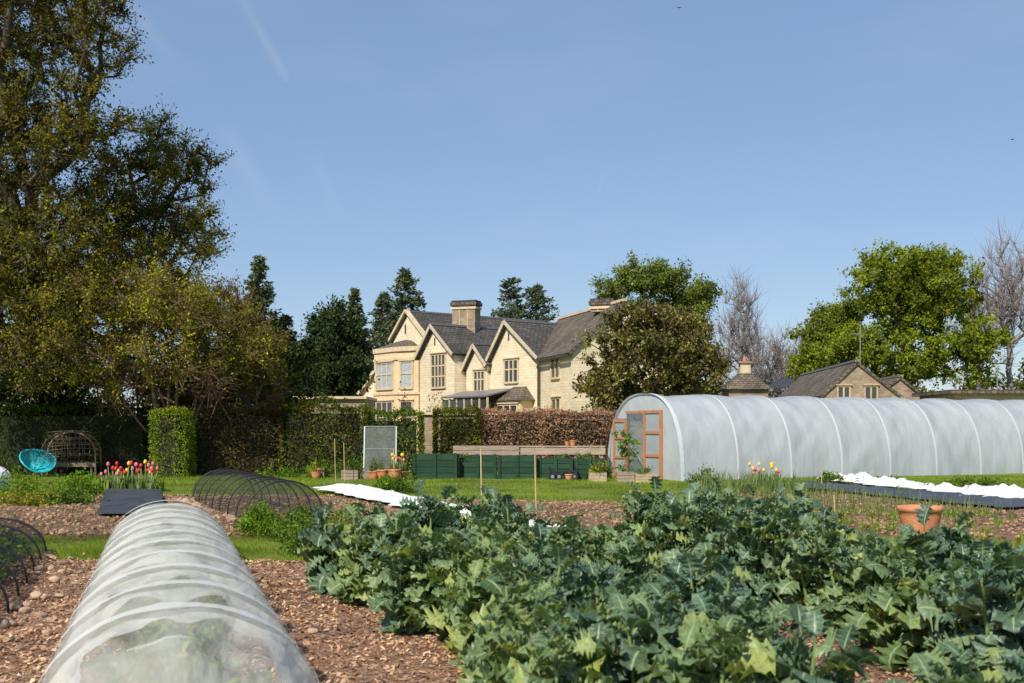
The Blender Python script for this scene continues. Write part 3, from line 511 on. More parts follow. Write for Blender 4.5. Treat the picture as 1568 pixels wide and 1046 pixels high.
def window(fr,mb,u0,u1,z0,z1,off,lights=3,trans=1,glass=None,proud=0.07,fw=0.11,mat=None):
    mat=mat or M['stone_trim']; glass=glass or M['glass']
    fr.box(mb,u0,u1,off+0.004,off+0.012,z0,z1,glass)
    e=off+0.003
    fr.box(mb,u0-fw,u0,e,off+proud,z0-fw,z1+fw,mat); fr.box(mb,u1,u1+fw,e,off+proud,z0-fw,z1+fw,mat)
    fr.box(mb,u0+0.002,u1-0.002,e,off+proud-0.003,z1,z1+fw,mat); fr.box(mb,u0+0.002,u1-0.002,e,off+proud+0.04,z0-fw,z0,mat)
    fr.box(mb,u0-fw*1.6,u1+fw*1.6,e,off+proud+0.07,z1+fw+0.003,z1+fw+0.075,mat)
    for i in range(1,lights):
        u=u0+(u1-u0)*i/lights; fr.box(mb,u-0.045,u+0.045,off+0.014,off+proud-0.006,z0+0.001,z1-0.001,mat)
    for k in range(1,trans+1):
        z=z0+(z1-z0)*k/(trans+1)+0.1*(trans==1); fr.box(mb,u0+0.001,u1-0.001,off+0.015,off+proud-0.012,z-0.035,z+0.035,mat)
house=empty('stone_house'); W=MB(); Rf=MB(); D_=MB()
A=Fr((1.52,63.2),52)
gable(A,W,Rf,A.uz(745,563),A.uz(778,491),A.uz(829,547),0,4.3)
u0,z1=A.uz(774,553); u1,z0=A.uz(793,584); window(A,D_,u0,u1,z0,z1,0,3,1)
u,z=A.uz(779,514); A.box(D_,u-0.06,u+0.06,0.003,0.02,z-0.3,z+0.15,M['glass'])
u0,zt=A.uz(757,610,0.9); u1,_=A.uz(797,610,0.9)
A.box(W,u0,u1,0.002,0.9,0,zt-0.15,M['stone_trim']); window(A,D_,u0+0.3,u1-0.3,zt-1.6,zt-0.45,0.9,3,0)
um=(u0+u1)/2
for P4 in ([A.P(u0-0.2,1.1,zt-0.15),A.P(u1+0.2,1.1,zt-0.15),A.P(um+0.6,0.0,zt+0.65),A.P(um-0.6,0.0,zt+0.65)],[A.P(u0-0.2,0,zt-0.15),A.P(u0-0.2,1.1,zt-0.15),A.P(um-0.6,0.0,zt+0.65)],[A.P(u1+0.2,1.1,zt-0.15),A.P(u1+0.2,0,zt-0.15),A.P(um+0.6,0.0,zt+0.65)]): Rf.face(P4,M['slate_brown'])
gable(A,W,Rf,A.uz(711,567,0.25),A.uz(729,527,0.25),A.uz(749,558,0.25),0.25,4.0,over=0.25)
u0,z1=A.uz(727,570,.25); u1,z0=A.uz(742,598,.25); window(A,D_,u0,u1,z0,z1,0.25,3,1)
uA=A.u(690); uB=A.u(752); _,ze=A.uz(705,572)
A.box(W,uA,uB,-0.3,-0.06,0,ze,M['stone'])
slab(Rf,A.P(uA,0.15,ze),A.P(uB,0.15,ze),A.P(uB,-4.5,ze+3.0),A.P(uA,-4.5,ze+3.0),0.12,M['slate'])
gable(A,W,Rf,A.uz(640,549,1.0),A.uz(665,497,1.0),A.uz(699,541,1.0),1.0,5.5)
u0,z1=A.uz(662,545,1.); u1,z0=A.uz(682,592,1.); window(A,D_,u0,u1,z0,z1,1.0,4,2)
u,z=A.uz(666,520,1.0); A.box(D_,u-0.06,u+0.06,1.003,1.02,z-0.35,z+0.1,M['glass'])
u0,zp=A.uz(683,606,1.6); u1,_=A.uz(752,606,1.6)
slab(Rf,A.P(u0,2.0,zp-0.1),A.P(u1,2.0,zp-0.1),A.P(u1,0.0,zp+0.35),A.P(u0,0.0,zp+0.35),0.08,M['lead'])
for i in range(7):
    u=u0+(u1-u0)*i/6; A.box(D_,u-0.04,u+0.04,1.8,1.9,0,zp-0.2,M['stone_trim'])
A.box(D_,u0,u1,1.82,1.84,0,zp-0.25,M['glass'])
uL,_=A.uz(600,520,-2.0); ua,za=A.uz(625,477,-2.0); zL=A.uz(601,523,-2.0)[1]
gable(A,W,Rf,(uL,zL),(ua,za),(ua+4.6,5.9),-2.0,12,over=0.15,barge=False)
u,z=A.uz(621,502,-2.0); A.box(D_,u-0.08,u+0.08,-1.996,-1.97,z-0.4,z+0.2,M['glass'])
for a,b in (((uL,zL),(ua,za)),((ua+4.6,5.9),(ua,za))): Rf.prism(A.P(a[0],-1.85,a[1]+0.06),A.P(b[0],-1.85,b[1]+0.06),0.30,0.16,M['stone_trim'])
def bay():
    a=Vector((X(573,77.5),77.5,0)); b=Vector((X(606,75.2),75.2,0)); c=Vector((X(641,74.2),74.2,0)); dd=Vector((X(650,80),80,0)); e=Vector((X(585,82),82,0))
    ztop=7.0
    pts=[a,b,c,dd,e]; n=len(pts)
    for i in range(n):
        p,q=pts[i],pts[(i+1)%n]; W.face([p,q,q+Vector((0,0,ztop)),p+Vector((0,0,ztop))],M['stone_bay'])
    cen=sum(pts,Vector())/n
    def ring(z0,z1,off,mat):
        o=[cen+(p-cen)*(1+off) for p in pts]
        for i in range(n):
            p,q=o[i],o[(i+1)%n]; D_.face([p+Vector((0,0,z0)),q+Vector((0,0,z0)),q+Vector((0,0,z1)),p+Vector((0,0,z1))],mat)
        D_.face([p+Vector((0,0,z1)) for p in o],mat); D_.face([p+Vector((0,0,z0)) for p in o][::-1],mat)
    ring(6.2,6.35,0.05,M['stone_trim']); ring(6.75,7.05,0.06,M['stone_trim']); ring(3.9,4.05,0.04,M['stone_trim'])
    def wins(p,q,lights,gl,f0,f1,z0,z1):
        ang=math.degrees(math.atan2(-(q-p).y,(q-p).x)); fr=Fr((p.x,p.y),ang); L=(q-p).length
        window(fr,D_,L*f0,L*f1,z0,z1,0,lights,1,gl)
    wins(a,b,3,M['glass_pale'],0.14,0.86,4.35,6.0); wins(b,c,1,M['glass_pale'],0.25,0.72,4.35,6.0)
    wins(a,b,3,M['glass'],0.14,0.86,1.2,3.4); wins(b,c,1,M['glass'],0.25,0.72,1.2,3.4)
    tp=cen+Vector((0.6,0.6,7.9))
    for i in range(n):
        p,q=pts[i],pts[(i+1)%n]; Rf.face([p+Vector((0,0,7.06)),q+Vector((0,0,7.06)),tp],M['slate_brown'])
bay()
p0=Vector((X(548,78),78,0)); p1=Vector((X(574,77.6),77.6,0))
W.face([p0,p1,p1+Vector((0,0,Z(572,77.6))),p0+Vector((0,0,Z(610,78)))],M['stone'])
Rf.prism(p0+Vector((-.1,-.1,Z(609,78))),p1+Vector((0,-.1,Z(569,77.6))),0.4,0.2,M['barge'])
W.face([p0,p0+Vector((0,6,0)),p0+Vector((0,6,3.5)),p0+Vector((0,0,Z(610,78)))],M['stone'])
mb2=MB(); mb2.box(X(450,56),X(560,56),56,60,0,Z(611,56),M['rubble']); mb2.box(X(448,56),X(562,56),55.8,60.2,Z(611,56),Z(607,56),M['stone_trim']); mb2.obj('garden_building')
Bf=Fr((1.52,63.4),73); zr=5.75; zd=8.25
Bf.box(W,-4.6,5.4,-5.6,0,0,zr-0.05,M['stone'])
slab(Rf,Bf.P(-4.6,0.3,zr-0.25),Bf.P(5.6,0.3,zr-0.25),Bf.P(5.6,-2.8,zd),Bf.P(-4.6,-2.8,zd),0.14,M['slate_brown'])
slab(Rf,Bf.P(5.6,-5.9,zr-0.25),Bf.P(-4.6,-5.9,zr-0.25),Bf.P(-4.6,-2.8,zd),Bf.P(5.6,-2.8,zd),0.14,M['slate_brown'])
W.face([Bf.P(5.4,-5.6,zr-0.06),Bf.P(5.4,0,zr-0.06),Bf.P(5.4,-2.8,zd-0.16)],M['stone'])
Rf.prism(Bf.P(-4.6,-2.8,zd+0.03),Bf.P(5.6,-2.8,zd+0.03),0.24,0.14,M['stone_trim'])
Bf.box(D_,0.2,5.5,0.28,0.40,zr-0.42,zr-0.30,M['pipe'])
def bw(pa,ya,pb,yb,l):
    u0,z1=Bf.uz(pa,ya); u1,z0=Bf.uz(pb,yb); window(Bf,D_,u0,u1,z0,z1,0,l,0)
bw(845,551,857,577,2); bw(846,612,858,638,2)
def chimney(px,D,ytop,ybase,w,dp):
    x=X(px,D); zt=Z(ytop,D); zb=Z(ybase,D)
    fr=Fr((x,D),20)
    fr.box(D_,-w/2,w/2,-dp/2,dp/2,zb,zt-0.35,M['rubble'])
    for k in (-0.17,0.17): fr.box(D_,w*k-0.02,w*k+0.02,dp/2+0.003,dp/2+0.03,zb,zt-0.5,M['stone_trim'])
    fr.box(D_,-w/2-0.07,w/2+0.07,-dp/2-0.07,dp/2+0.07,zt-0.55,zt-0.42,M['stone_trim'])
    fr.box(D_,-w/2-0.10,w/2+0.10,-dp/2-0.10,dp/2+0.10,zt-0.34,zt-0.12,M['slate_brown'])
    fr.box(D_,-w/2-0.04,w/2+0.04,-dp/2-0.04,dp/2+0.04,zt-0.118,zt,M['slate'])
chimney(714,71.5,461,515,1.55,0.9); chimney(924,61,458,478,1.2,0.7)
for px,off,zz in ((703,0.0,540),(826,0.05,548)):
    u=A.u(px,off); p=A.P(u,off+0.08,0); D_.tube([p,p+Vector((0,0,5.1))],0.06,M['pipe'])
W.obj('walls',house); Rf.obj('roofs',house); D_.obj('windows_and_trim',house)
clump('acer_shrub',X(617,58),58,0.7,2.2,M['acer'],900,0.14,z0=1.0)
clump('golden_shrub',X(664,56),56,0.9,3.2,M['herb_yellow'],1300,0.14,z0=0.4)
# ---------------------------------------------------------------- barns right
barn=empty('stone_barn'); W=MB(); Rf=MB(); D_=MB()
Bq=Fr((X(1312,60),60),3.5)
gable(Bq,W,Rf,(X(1256,60)-X(1312,60),Z(606,60)),(0,Z(553,60)),(X(1382,60)-X(1312,60),Z(608,60)),0,15,over=0.12,wmat=M['rubble'],rmat=M['slate_brown'],barge=False)
for px in (1292,1333):
    u0=X(px-8,60)-X(1312,60); u1=X(px+8,60)-X(1312,60); window(Bq,D_,u0,u1,Z(617,60),Z(593,60),0,2,0,mat=M['paleboard'],fw=0.09)
slab(Rf,*[Vector(v) for v in ((X(1190,66)-0.1,68,4.05),(X(1190,66)+0.7,66.5,4.05),(X(1190,66)+1.2,66.6,4.6),(X(1190,66)+0.4,68.1,4.6))],0.03,M['glass'])
Bs=Fr((X(1378,66),66),3.5)
gable(Bs,W,Rf,(-1.6,Z(606,66)),(0,Z(576,66)),(1.5,Z(609,66)),0,7,over=0.12,wmat=M['rubble'],rmat=M['slate_brown'],barge=False)
W.obj('walls',barn); Rf.obj('roofs',barn); D_.obj('windows',barn)
dv=MB(); cx,cy=X(1140,68),68.0; hw=1.15
dv.box(cx-hw,cx+hw,cy-hw,cy+hw,0,Z(596,68),M['rubble']); 
zt=Z(572,68); ze=Z(597,68); cs=[Vector((cx+sx*(hw+.25),cy+sy*(hw+.25),ze)) for sx,sy in ((-1,-1),(1,-1),(1,1),(-1,1))]
ti=[Vector((cx+sx*0.35,cy+sy*0.35,zt)) for sx,sy in ((-1,-1),(1,-1),(1,1),(-1,1))]
for i in range(4): dv.face([cs[i],cs[(i+1)%4],ti[(i+1)%4],ti[i]],M['slate_brown'])
dv.face(cs[::-1],M['pipe']); dv.box(cx-0.3,cx+0.3,cy-0.3,cy+0.3,zt-0.1,zt+0.6,M['stone_trim']); dv.box(cx-0.4,cx+0.4,cy-0.4,cy+0.4,zt+0.6,zt+0.7,M['rubble'])
dv.tube([(cx+0.0,cy,zt+0.7),(cx,cy,zt+1.0)],0.1,M['terracotta'],10)
dv.obj('dovecote')
sb=MB(); sb.box(X(1462,58),X(1660,58),58,63,0,Z(603,58),M['paleboard']); sb.box(X(1452,58),X(1670,58),57.6,63.3,Z(603,58)+0.003,Z(597,58),M['slate_brown']); sb.obj('garden_shed')
an=MB(); x,y=X(1317,64),64
an.tube([(x,y,3),(x,y,Z(497,64))],0.03,M['tube'],6); an.tube([(x-0.5,y,Z(512,64)),(x+0.3,y,Z(512,64))],0.015,M['tube'],4)
for k in range(5): an.tube([(x-0.45+k*0.16,y-0.25,Z(512,64)+.02),(x-0.45+k*0.16,y+0.25,Z(512,64)+.02)],0.01,M['tube'],4)
an.obj('tv_antenna')
p=MB(); x,y=X(1527,62),62; p.tube([(x,y,2),(x,y,Z(567,62))],0.035,M['tube'],6); p.lathe((x,y,Z(567,62)),[(0.0,0),(0.08,0.0),(0.1,0.12),(0.0,0.2)],M['tube'],8); p.obj('vent_pole')
# ---------------------------------------------------------------- polytunnel
pt=empty('polytunnel')
To=Vector((5.02,33.5,0)); ya=math.radians(25); ax=Vector((math.cos(ya),math.sin(ya),0)); cr=Vector((-math.sin(ya),math.cos(ya),0)); HW=2.15; HT=2.66; TL=26
def prof(th,sc=1.0):
    e=2/2.5; c=math.cos(th); s=math.sin(th)
    return math.copysign(abs(c)**e,c)*HW*sc, abs(s)**e*HT*sc
V=[];UV=[];ns=int(TL/0.125); npf=44
for i in range(ns+1):
    s=i*0.125; fr_=(s%2.0)/2.0; sg=math.sin(math.pi*fr_); sag=1-0.024*sg**1.3
    for j in range(npf+1):
        th=math.pi*j/npf; x,z=prof(th)
        w=mnoise.noise(Vector((s*1.2,j*0.22,1)))*0.030+mnoise.noise(Vector((s*3.2+z*1.6,j*0.10,5)))*0.018+mnoise.noise(Vector((s*2.2-z*2.2,j*0.12,15)))*0.016
        k=(sag+w*min(1,sg*1.8)*(0.5+0.8*(1-z/HT)))
        p=To+ax*s+cr*(HW-x*k)+Vector((0,0,z*k)); V.append(p[:]); UV.append((s,j*0.15))
w=npf+1; Q=[(i*w+j,i*w+j+1,(i+1)*w+j+1,(i+1)*w+j) for i in range(ns) for j in range(npf)]
imesh('cover',V,Q,M['film'],pt,uv=UV)
hb=MB(); hi=MB()
for k in range(14):
    s=min(TL,k*2.0)
    pts=[]; pin=[]
    for j in range(41):
        th=math.pi*j/40; x,z=prof(th,1.006); pts.append(To+ax*s+cr*(HW-x)+Vector((0,0,z))); x,z=prof(th,0.985); pin.append(To+ax*s+cr*(HW-x)+Vector((0,0,z)))
    wd=0.032 if k else 0.07
    for a,b in zip(pts[:-1],pts[1:]): hb.face([a-ax*wd,b-ax*wd,b+ax*wd,a+ax*wd],M['band'])
    hi.tube(pin,0.02,M['tube'],6)
hb.obj('hoop_tapes',pt,smooth=True)
hi.tube([To+ax*0+cr*HW+Vector((0,0,HT-.08)),To+ax*TL+cr*HW+Vector((0,0,HT-.08))],0.02,M['tube'])
hi.obj('hoops',pt)
En=MB()
def zt_(u):
    x=abs(u-HW)/HW; return HT*max(0,1-x**2.5)**(1/2.5)
def EP(u,z,o=0): return To-ax*o+cr*u+Vector((0,0,z))
us=np.linspace(0,4.3,44)
for a,b in zip(us[:-1],us[1:]):
    m_=(a+b)/2; lo=2.12 if 1.05<m_<3.15 else (1.90 if 3.15<m_<3.95 else 0)
    ta,tb=zt_(a),zt_(b)
    if max(ta,tb)>lo: En.face([EP(a,min(lo,ta)),EP(b,min(lo,tb)),EP(b,tb),EP(a,ta)],M['film'])
En.obj('end_sheet',pt)
Dr=MB()
def post(u0,u1,z0,z1,o0=0.02,o1=0.09): 
    Dr.box8([EP(u0,z0,o0),EP(u1,z0,o0),EP(u1,z0,o1),EP(u0,z0,o1),EP(u0,z1,o0),EP(u1,z1,o0),EP(u1,z1,o1),EP(u0,z1,o1)],M['door_wood'])
for u0,u1,zt in ((1.05,2.05,2.14),(3.15,3.92,1.88)):
    post(u0,u0+0.085,0,zt); post(u1-0.085,u1,0,zt)
    for z in (0.05,zt*0.33,zt*0.66,zt-0.09): post(u0+0.086,u1-0.086,z,z+0.085,0.025,0.085)
    Dr.box8([EP(u0+.05,0.05,0.04),EP(u1-.05,0.05,0.04),EP(u1-.05,0.05,0.045),EP(u0+.05,0.05,0.045),EP(u0+.05,zt-.05,0.04),EP(u1-.05,zt-.05,0.04),EP(u1-.05,zt-.05,0.045),EP(u0+.05,zt-.05,0.045)],M['film_end'])
post(2.052,3.148,2.05,2.13,0.02,0.08)
Dr.obj('doors',pt)
for k in range(9): clump('tunnel_crop',*(To+ax*(1.5+k*2.2)+cr*(1.1 if k%2 else 3.2))[:2],0.7,0.9+0.3*(k%3),M['herb'],350,0.12,parent=None if k==0 else bpy.data.objects['tunnel_crop'])
# ---------------------------------------------------------------- mesh tunnels
def mesh_tunnel(name,a,b,hw,h,sp,mat,hoopmat,hoopw,sag=0.10,skirt=0.12,seed=1,tape=True,hoopr=0.012,wr=0.05):
    E=empty(name); a=Vector((*a,0));b=Vector((*b,0)); L=(b-a).length; d=(b-a).normalized(); c=Vector((-d.y,d.x,0)); V=[];UV=[]
    res=0.045; ns=int(L/res); nj=36
    for i in range(ns+1):
        s=i*res; fr_=(s%sp)/sp; endk=min(1,(L-s)/0.45,(s+0.02)/0.45); endk=math.sin(max(0.02,endk)*math.pi/2); sg=math.sin(math.pi*fr_)
        for j in range(nj+1):
            t=j/nj
            if t<0.1: x=1+ (0.1-t)/0.1*skirt/hw; z=0.0
            elif t>0.9: x=-1-(t-0.9)/0.1*skirt/hw; z=0.0
            else:
                th=math.pi*(t-0.1)/0.8; x=math.cos(th); z=math.sin(th)**0.85
            k=1-sag*sg**0.9
            wv=mnoise.noise(Vector((s*2.5,t*9,seed)))*wr+mnoise.noise(Vector((s*9,t*4,seed+3)))*wr*0.6+mnoise.noise(Vector((s*4+t*14,t*5,seed+7)))*wr*0.5
            g=k+wv*min(1,sg*1.5)
            sk=1+(0.5*mnoise.noise(Vector((s*1.5,t*2,seed+20))) if (t<0.1 or t>0.9) else 0)*0.25
            p=a+d*s+c*(x*hw*g*sk*(0.55+0.45*endk))+Vector((0,0,max(0.05+0.02*abs(wv)*10,z*h*g*endk+0.05))); V.append(p[:]); UV.append((s,t*2))
    w=nj+1; Q=[(i*w+j,i*w+j+1,(i+1)*w+j+1,(i+1)*w+j) for i in range(ns) for j in range(nj)]
    imesh('netting',V,Q,mat,E,uv=UV)
    mb=MB(); s=0.0
    while s<=L+0.01:
        ek=math.sin(max(0.02,min(1,(L-s)/0.45,(s+0.02)/0.45))*math.pi/2) 
        if ek>0.9:
            pts=[a+d*s+c*(math.cos(math.pi*j/24)*hw*1.006)+Vector((0,0,math.sin(math.pi*j/24)**0.85*h*1.01+0.05)) for j in range(25)]
            if tape:
                ww=[hoopw*(1+0.7*mnoise.noise(Vector((j*0.4,s,2)))) for j in range(25)]; w2=[hoopw*(1+0.7*mnoise.noise(Vector((j*0.4,s,12)))) for j in range(25)]
                for j,(p,q) in enumerate(zip(pts[:-1],pts[1:])): mb.face([p-d*ww[j],q-d*ww[j+1],q+d*w2[j+1],p+d*w2[j]],hoopmat)
            else: mb.tube(pts,hoopr,hoopmat,6)
        s+=sp
    mb.obj('hoops',E,smooth=True); return E,a,d,c,L
_,a,d,c,L=mesh_tunnel('insect_mesh_tunnel',(-1.33,4.6),(-4.2,13.9),0.68,0.62,0.85,M['mesh_white'],M['mesh_tape'],0.075,seed=3,wr=0.14,sag=0.17)
for k in range(18):
    p=a+d*(0.5+k*0.5); clump('covered_crop',p.x,p.y,0.46,0.34,M['herb_bright'] if k%3 else M['herb_yellow'],420,0.08,z0=0.05,parent=None if k==0 else bpy.data.objects['covered_crop'])
rp=[];rs=[]
for k in range(18):
    sd=1 if random.random()<0.7 else -1; p=a+d*random.uniform(0.5,L)+c*sd*random.uniform(0.84,1.0); rp.append((p.x,p.y,0.07)); rs.append(random.uniform(0.025,0.05))
for k in range(18):
    t=random.random(); rp.append((-3.35-2.0*t+random.uniform(-.15,.1)*1.,7.6+6*t,0.08)); rs.append(random.uniform(0.03,0.065))
for k in range(40):
    t=random.random(); rp.append((-6.95+3.1*t+random.uniform(-.12,.12),24-7*t,0.07)); rs.append(random.uniform(0.05,0.10))
rocks('edging_stones',rp,rs,M['rock'],seed=5,sub=2)
mesh_tunnel('black_net_cloche',(-3.25,17.2),(-6.3,24.3),0.62,0.66,0.85,M['mesh_black'],M['black'],0,sag=0.05,tape=False,seed=8)
mesh_tunnel('black_net_cloche',(-4.0,7.2),(-6.3,14.0),0.58,0.44,0.9,M['mesh_black'],M['black'],0,sag=0.05,tape=False,seed=9,hoopr=0.012)
for k in range(10): clump('covered_crop',-4.15-0.22*k,8.0+0.62*k,0.4,0.28,M['herb'],320,0.07,z0=0.08)
mesh_tunnel('fleece_tunnel',(X(-60,27),25.5),(X(0,29),29),0.6,0.6,1.0,M['fleece'],M['fleece'],0.03,seed=12)
sheet('fleece_strip',[(-0.25,16.2),(0.75,16.2),(-3.5,27.6),(-4.9,27.6)],0.14,M['fleece'],res=0.08,amp=0.14,nsc=3,edge=0.25)
sheet('fleece_strip',[(X(1555,22.3),22.3),(X(1640,22),22.6),(X(1268,33),33.2),(X(1238,33),32.2)],0.16,M['fleece'],res=0.10,amp=0.30,nsc=2.2,edge=0.6)
sheet('weed_fabric_strip',[(X(1530,20.5),20.5),(X(1650,21.5),21.5),(X(1195,31.5),31.8),(X(1140,31.5),31.0)],0.125,M['blackfab'],res=0.12,amp=0.10,nsc=2,edge=0.2)
sheet('weed_fabric_mat',[(-6.95,19.0),(-5.75,19.0),(-8.4,27.2),(-9.7,27.2)],0.12,M['blackfab'],res=0.12,amp=0.05,nsc=2,edge=0.08)
# ---------------------------------------------------------------- kale
def kale_leaf(L,W,e,droop,rg,nt=24,ns=9):
    t=np.linspace(0,1,nt); s=np.linspace(-1,1,ns); tt=np.clip((t-0.22)/0.78,0,1)
    w=np.maximum(0.006,W*np.sin(np.pi*tt**0.9)**0.6*(0.75+0.35*tt)); ph=rg.uniform(0,6.28,8)
    fl=rg.uniform(3.0,4.6)
    def lb(a,b,c): return 1+0.34*np.sin(2*np.pi*fl*tt+a)+0.14*np.sin(2*np.pi*9*tt+b)+0.08*np.sin(2*np.pi*15*tt+c)
    lobL=lb(ph[0],ph[1],ph[6]); lobR=lb(ph[2],ph[3],ph[7])
    ang=e-droop*t**1.3; dx=np.cos(ang)*L/nt; dz=np.sin(ang)*L/nt; cx=np.cumsum(dx); cz=np.cumsum(dz); nx=-np.sin(ang); nz=np.cos(ang)
    S=np.abs(s)[None,:]; side=np.where(s>0,1,-1)[None,:]; lobe=np.where(s[None,:]>0,lobL[:,None],lobR[:,None]); lobe=1+(lobe-1)*S
    y=s[None,:]*w[:,None]*lobe
    fr=np.sin(2*np.pi*4.5*tt[:,None]+ph[4]*side)*0.34+np.sin(2*np.pi*9.5*tt[:,None]+ph[5]*side)*0.24
    cup=rg.uniform(-0.25,0.5); z=w[:,None]*(S**1.6*fr+cup*S)
    tw=rg.normal()*0.4; z=z+y*tw*t[:,None]
    V=np.stack([cx[:,None]+nx[:,None]*z,y,cz[:,None]+nz[:,None]*z],-1); UV=np.stack(np.broadcast_arrays(t[:,None],(s*0.5+0.5)[None,:]),-1)
    return V.reshape(-1,3),UV.reshape(-1,2)
nt_,ns_=24,9; LQ=np.array([(i*ns_+j,i*ns_+j+1,(i+1)*ns_+j+1,(i+1)*ns_+j) for i in range(nt_-1) for j in range(ns_-1)])
kale_me=[]
for vnt in range(6):
    rg=np.random.default_rng(100+vnt); Vs=[];UVs=[];Qs=[];cnt=0; stems=[]
    nst=6
    for st in range(nst):
        az0=rg.uniform(0,6.28); r0=rg.uniform(0.06,0.24)*(st>0); H=rg.uniform(0.40,0.76); bx,by=r0*math.cos(az0),r0*math.sin(az0)
        stems.append(((bx*0.3,by*0.3,0),(bx,by,H)))
        nl=20
        for k in range(nl):
            f=(k+0.5)/nl; z=H*(0.17+0.83*f**0.8); x=bx*(0.3+0.7*z/H); y=by*(0.3+0.7*z/H); az=k*2.4+rg.normal()*0.4
            L=(0.235 if f<0.7 else 0.15)*rg.uniform(0.6,1.3); e=math.radians(0+70*f**1.5+rg.normal()*16); dr=math.radians(rg.uniform(30,110))*(1.15-0.5*f)
            V,UV=kale_leaf(L,L*rg.uniform(0.28,0.40),e,dr,rg); c_,s_=math.cos(az),math.sin(az)
            V=np.stack([V[:,0]*c_-V[:,1]*s_+x,V[:,0]*s_+V[:,1]*c_+y,np.maximum(V[:,2]+z,0.01)],1)
            Vs.append(V);UVs.append(UV);Qs.append(LQ+cnt);cnt+=len(V)
    o=imesh('kale_tmp',np.concatenate(Vs),np.concatenate(Qs),M['kale'],uv=np.concatenate(UVs),do_link=False)
    sm=MB()
    for a_,b_ in stems: sm.tube([a_,((a_[0]+b_[0])/2,(a_[1]+b_[1])/2,b_[2]*0.45),b_],0.014,M['stalk'],6,r1=0.007)
    so=sm.obj('kale_stem_tmp'); scene.collection.objects.unlink(so)
    kale_me.append((o.data,so.data))
kb=empty('kale_bed')
def kale_row(pts,width,sp,hs,hfun=None):
    for q0,q1 in zip(pts[:-1],pts[1:]):
        p0=np.array(q0);p1=np.array(q1); L=np.linalg.norm(p1-p0); d=(p1-p0)/L; c=np.array([-d[1],d[0]]); n=max(1,int(L/sp)); m=max(1,int(round(width/sp)))
        for i in range(n):
            for j in range(m+1):
                u=(i+0.5)*L/n+random.uniform(-.10,.10); v=(j/m-0.5)*width+random.uniform(-.10,.10); p=p0+d*u+c*v
                sc=random.uniform(*hs)*(hfun(p) if hfun else 1); rz=random.uniform(0,6.28)
                for me,nm in zip(random.choice(kale_me),('kale_leaves','kale_stem')):
                    o=bpy.data.objects.new(nm,me); o.location=(p[0],p[1],0.04); o.rotation_euler=(0,0,rz); sx=min(1.05,max(sc,0.9)); o.scale=(sx,sx,sc); link(o,kb)
kale_row([(0.72,4.2),(0.42,7.0)],0.95,0.44,(0.92,1.08),lambda p:0.96 if p[1]<5.8 else 1.0)
kale_row([(0.36,7.35),(-1.12,10.8)],1.1,0.46,(0.96,1.16),lambda p:1.03 if p[1]>9.3 else 0.92)
kale_row([(3.45,6.0),(2.85,9.2),(1.75,11.9)],1.4,0.46,(0.96,1.14),lambda p:0.70 if (p[0]>2.75 and p[1]>7.6) else (0.88 if p[0]>2.9 else 1.0))
kale_row([(1.55,4.05),(3.0,4.75)],0.35,0.42,(0.76,0.88))
# ---------------------------------------------------------------- other plants
clump('parsley_plant',X(400,15.9),15.9,0.38,0.42,M['herb_bright'],2600,0.05,z0=0.05)
clump('herb_plant',X(470,13.6),13.6,0.35,0.55,M['herb'],2200,0.05,z0=0.05)
clump('herb_plant',X(450,15.0),15.2,0.35,0.40,M['herb'],1600,0.05,z0=0.05)
clump('herb_plant',X(500,14.5),14.8,0.5,0.5,M['herb_bright'],2000,0.05,z0=0.05)
for px,py,r,h,m_ in ((40,778,0.8,0.45,'herb_yellow'),(100,776,0.7,0.4,'herb'),(30,765,0.7,0.6,'herb_bright'),(120,762,0.6,0.5,'herb_bright'),(612,757,0.5,0.45,'herb'),(590,752,0.4,0.3,'herb_bright'),(1082,745,0.55,0.5,'herb'),(1500,752,0.8,0.35,'herb'),(1270,745,0.35,0.35,'herb'),(1440,757,0.6,0.25,'herb_bright'),(1200,750,0.5,0.3,'herb_bright'),(1350,748,0.7,0.25,'herb')):
    D=GD(py); clump('border_plant',X(px,D),D,r,h,M[m_],1300,0.075,z0=0.05)
for px in range(402,560,14):
    D=36+random.uniform(-.5,.5); clump('hedge_border',X(px,D),D,0.35,random.uniform(0.35,0.8),M[random.choice(['herb','herb_bright','herb'])],260,0.08)
for px in (660,690,720,905,925,1010,1025): 
    D=35.6; clump('hedge_border',X(px,D),D+random.uniform(0,.3),0.3,random.uniform(0.4,0.7),M['herb'],240,0.08)
pts=[];
for r in range(6):
    for k in range(26):
        D=19+k*0.34; pts.append((5.6+r*0.55-(D-19)*0.12,D,0.06))
blades('onion_rows',pts,0.30,0.014,M['leek'],seed=4,per=7)
pts=[(X(px,27)+random.uniform(-.1,.1),27+random.uniform(-2.,2.),0.05) for px in list(range(1075,1215,5))*2]; blades('leek_row',pts,0.50,0.02,M['leek'],seed=5,per=7)
pts=[(X(px,13.8)+random.uniform(-.2,.2),13.2+random.uniform(-1.2,1.0),0.05) for px in range(1390,1640,5)]; blades('garlic_row',pts,0.26,0.014,M['herb_yellow'],seed=6,per=7)
pts=[(X(px,18)+random.uniform(-.2,.2),18+random.uniform(-2.2,2.5),0.05) for px in list(range(1090,1568,4))*3]; blades('weeds',pts,0.14,0.012,M['herb_bright'],seed=7,per=6)
pts=[(X(px,20)+random.uniform(-.2,.2),20+random.uniform(-3.5,4),0.05) for px in list(range(0,1000,9))*3]; blades('weeds',pts,0.10,0.012,M['herb'],seed=8,per=5)
pts=[(X(770,15.8),15.8,0.04),(X(766,15.8),15.9,0.04)]; blades('leek_plant',pts,0.55,0.03,M['herb_bright'],seed=8,per=7,lean=0.3)
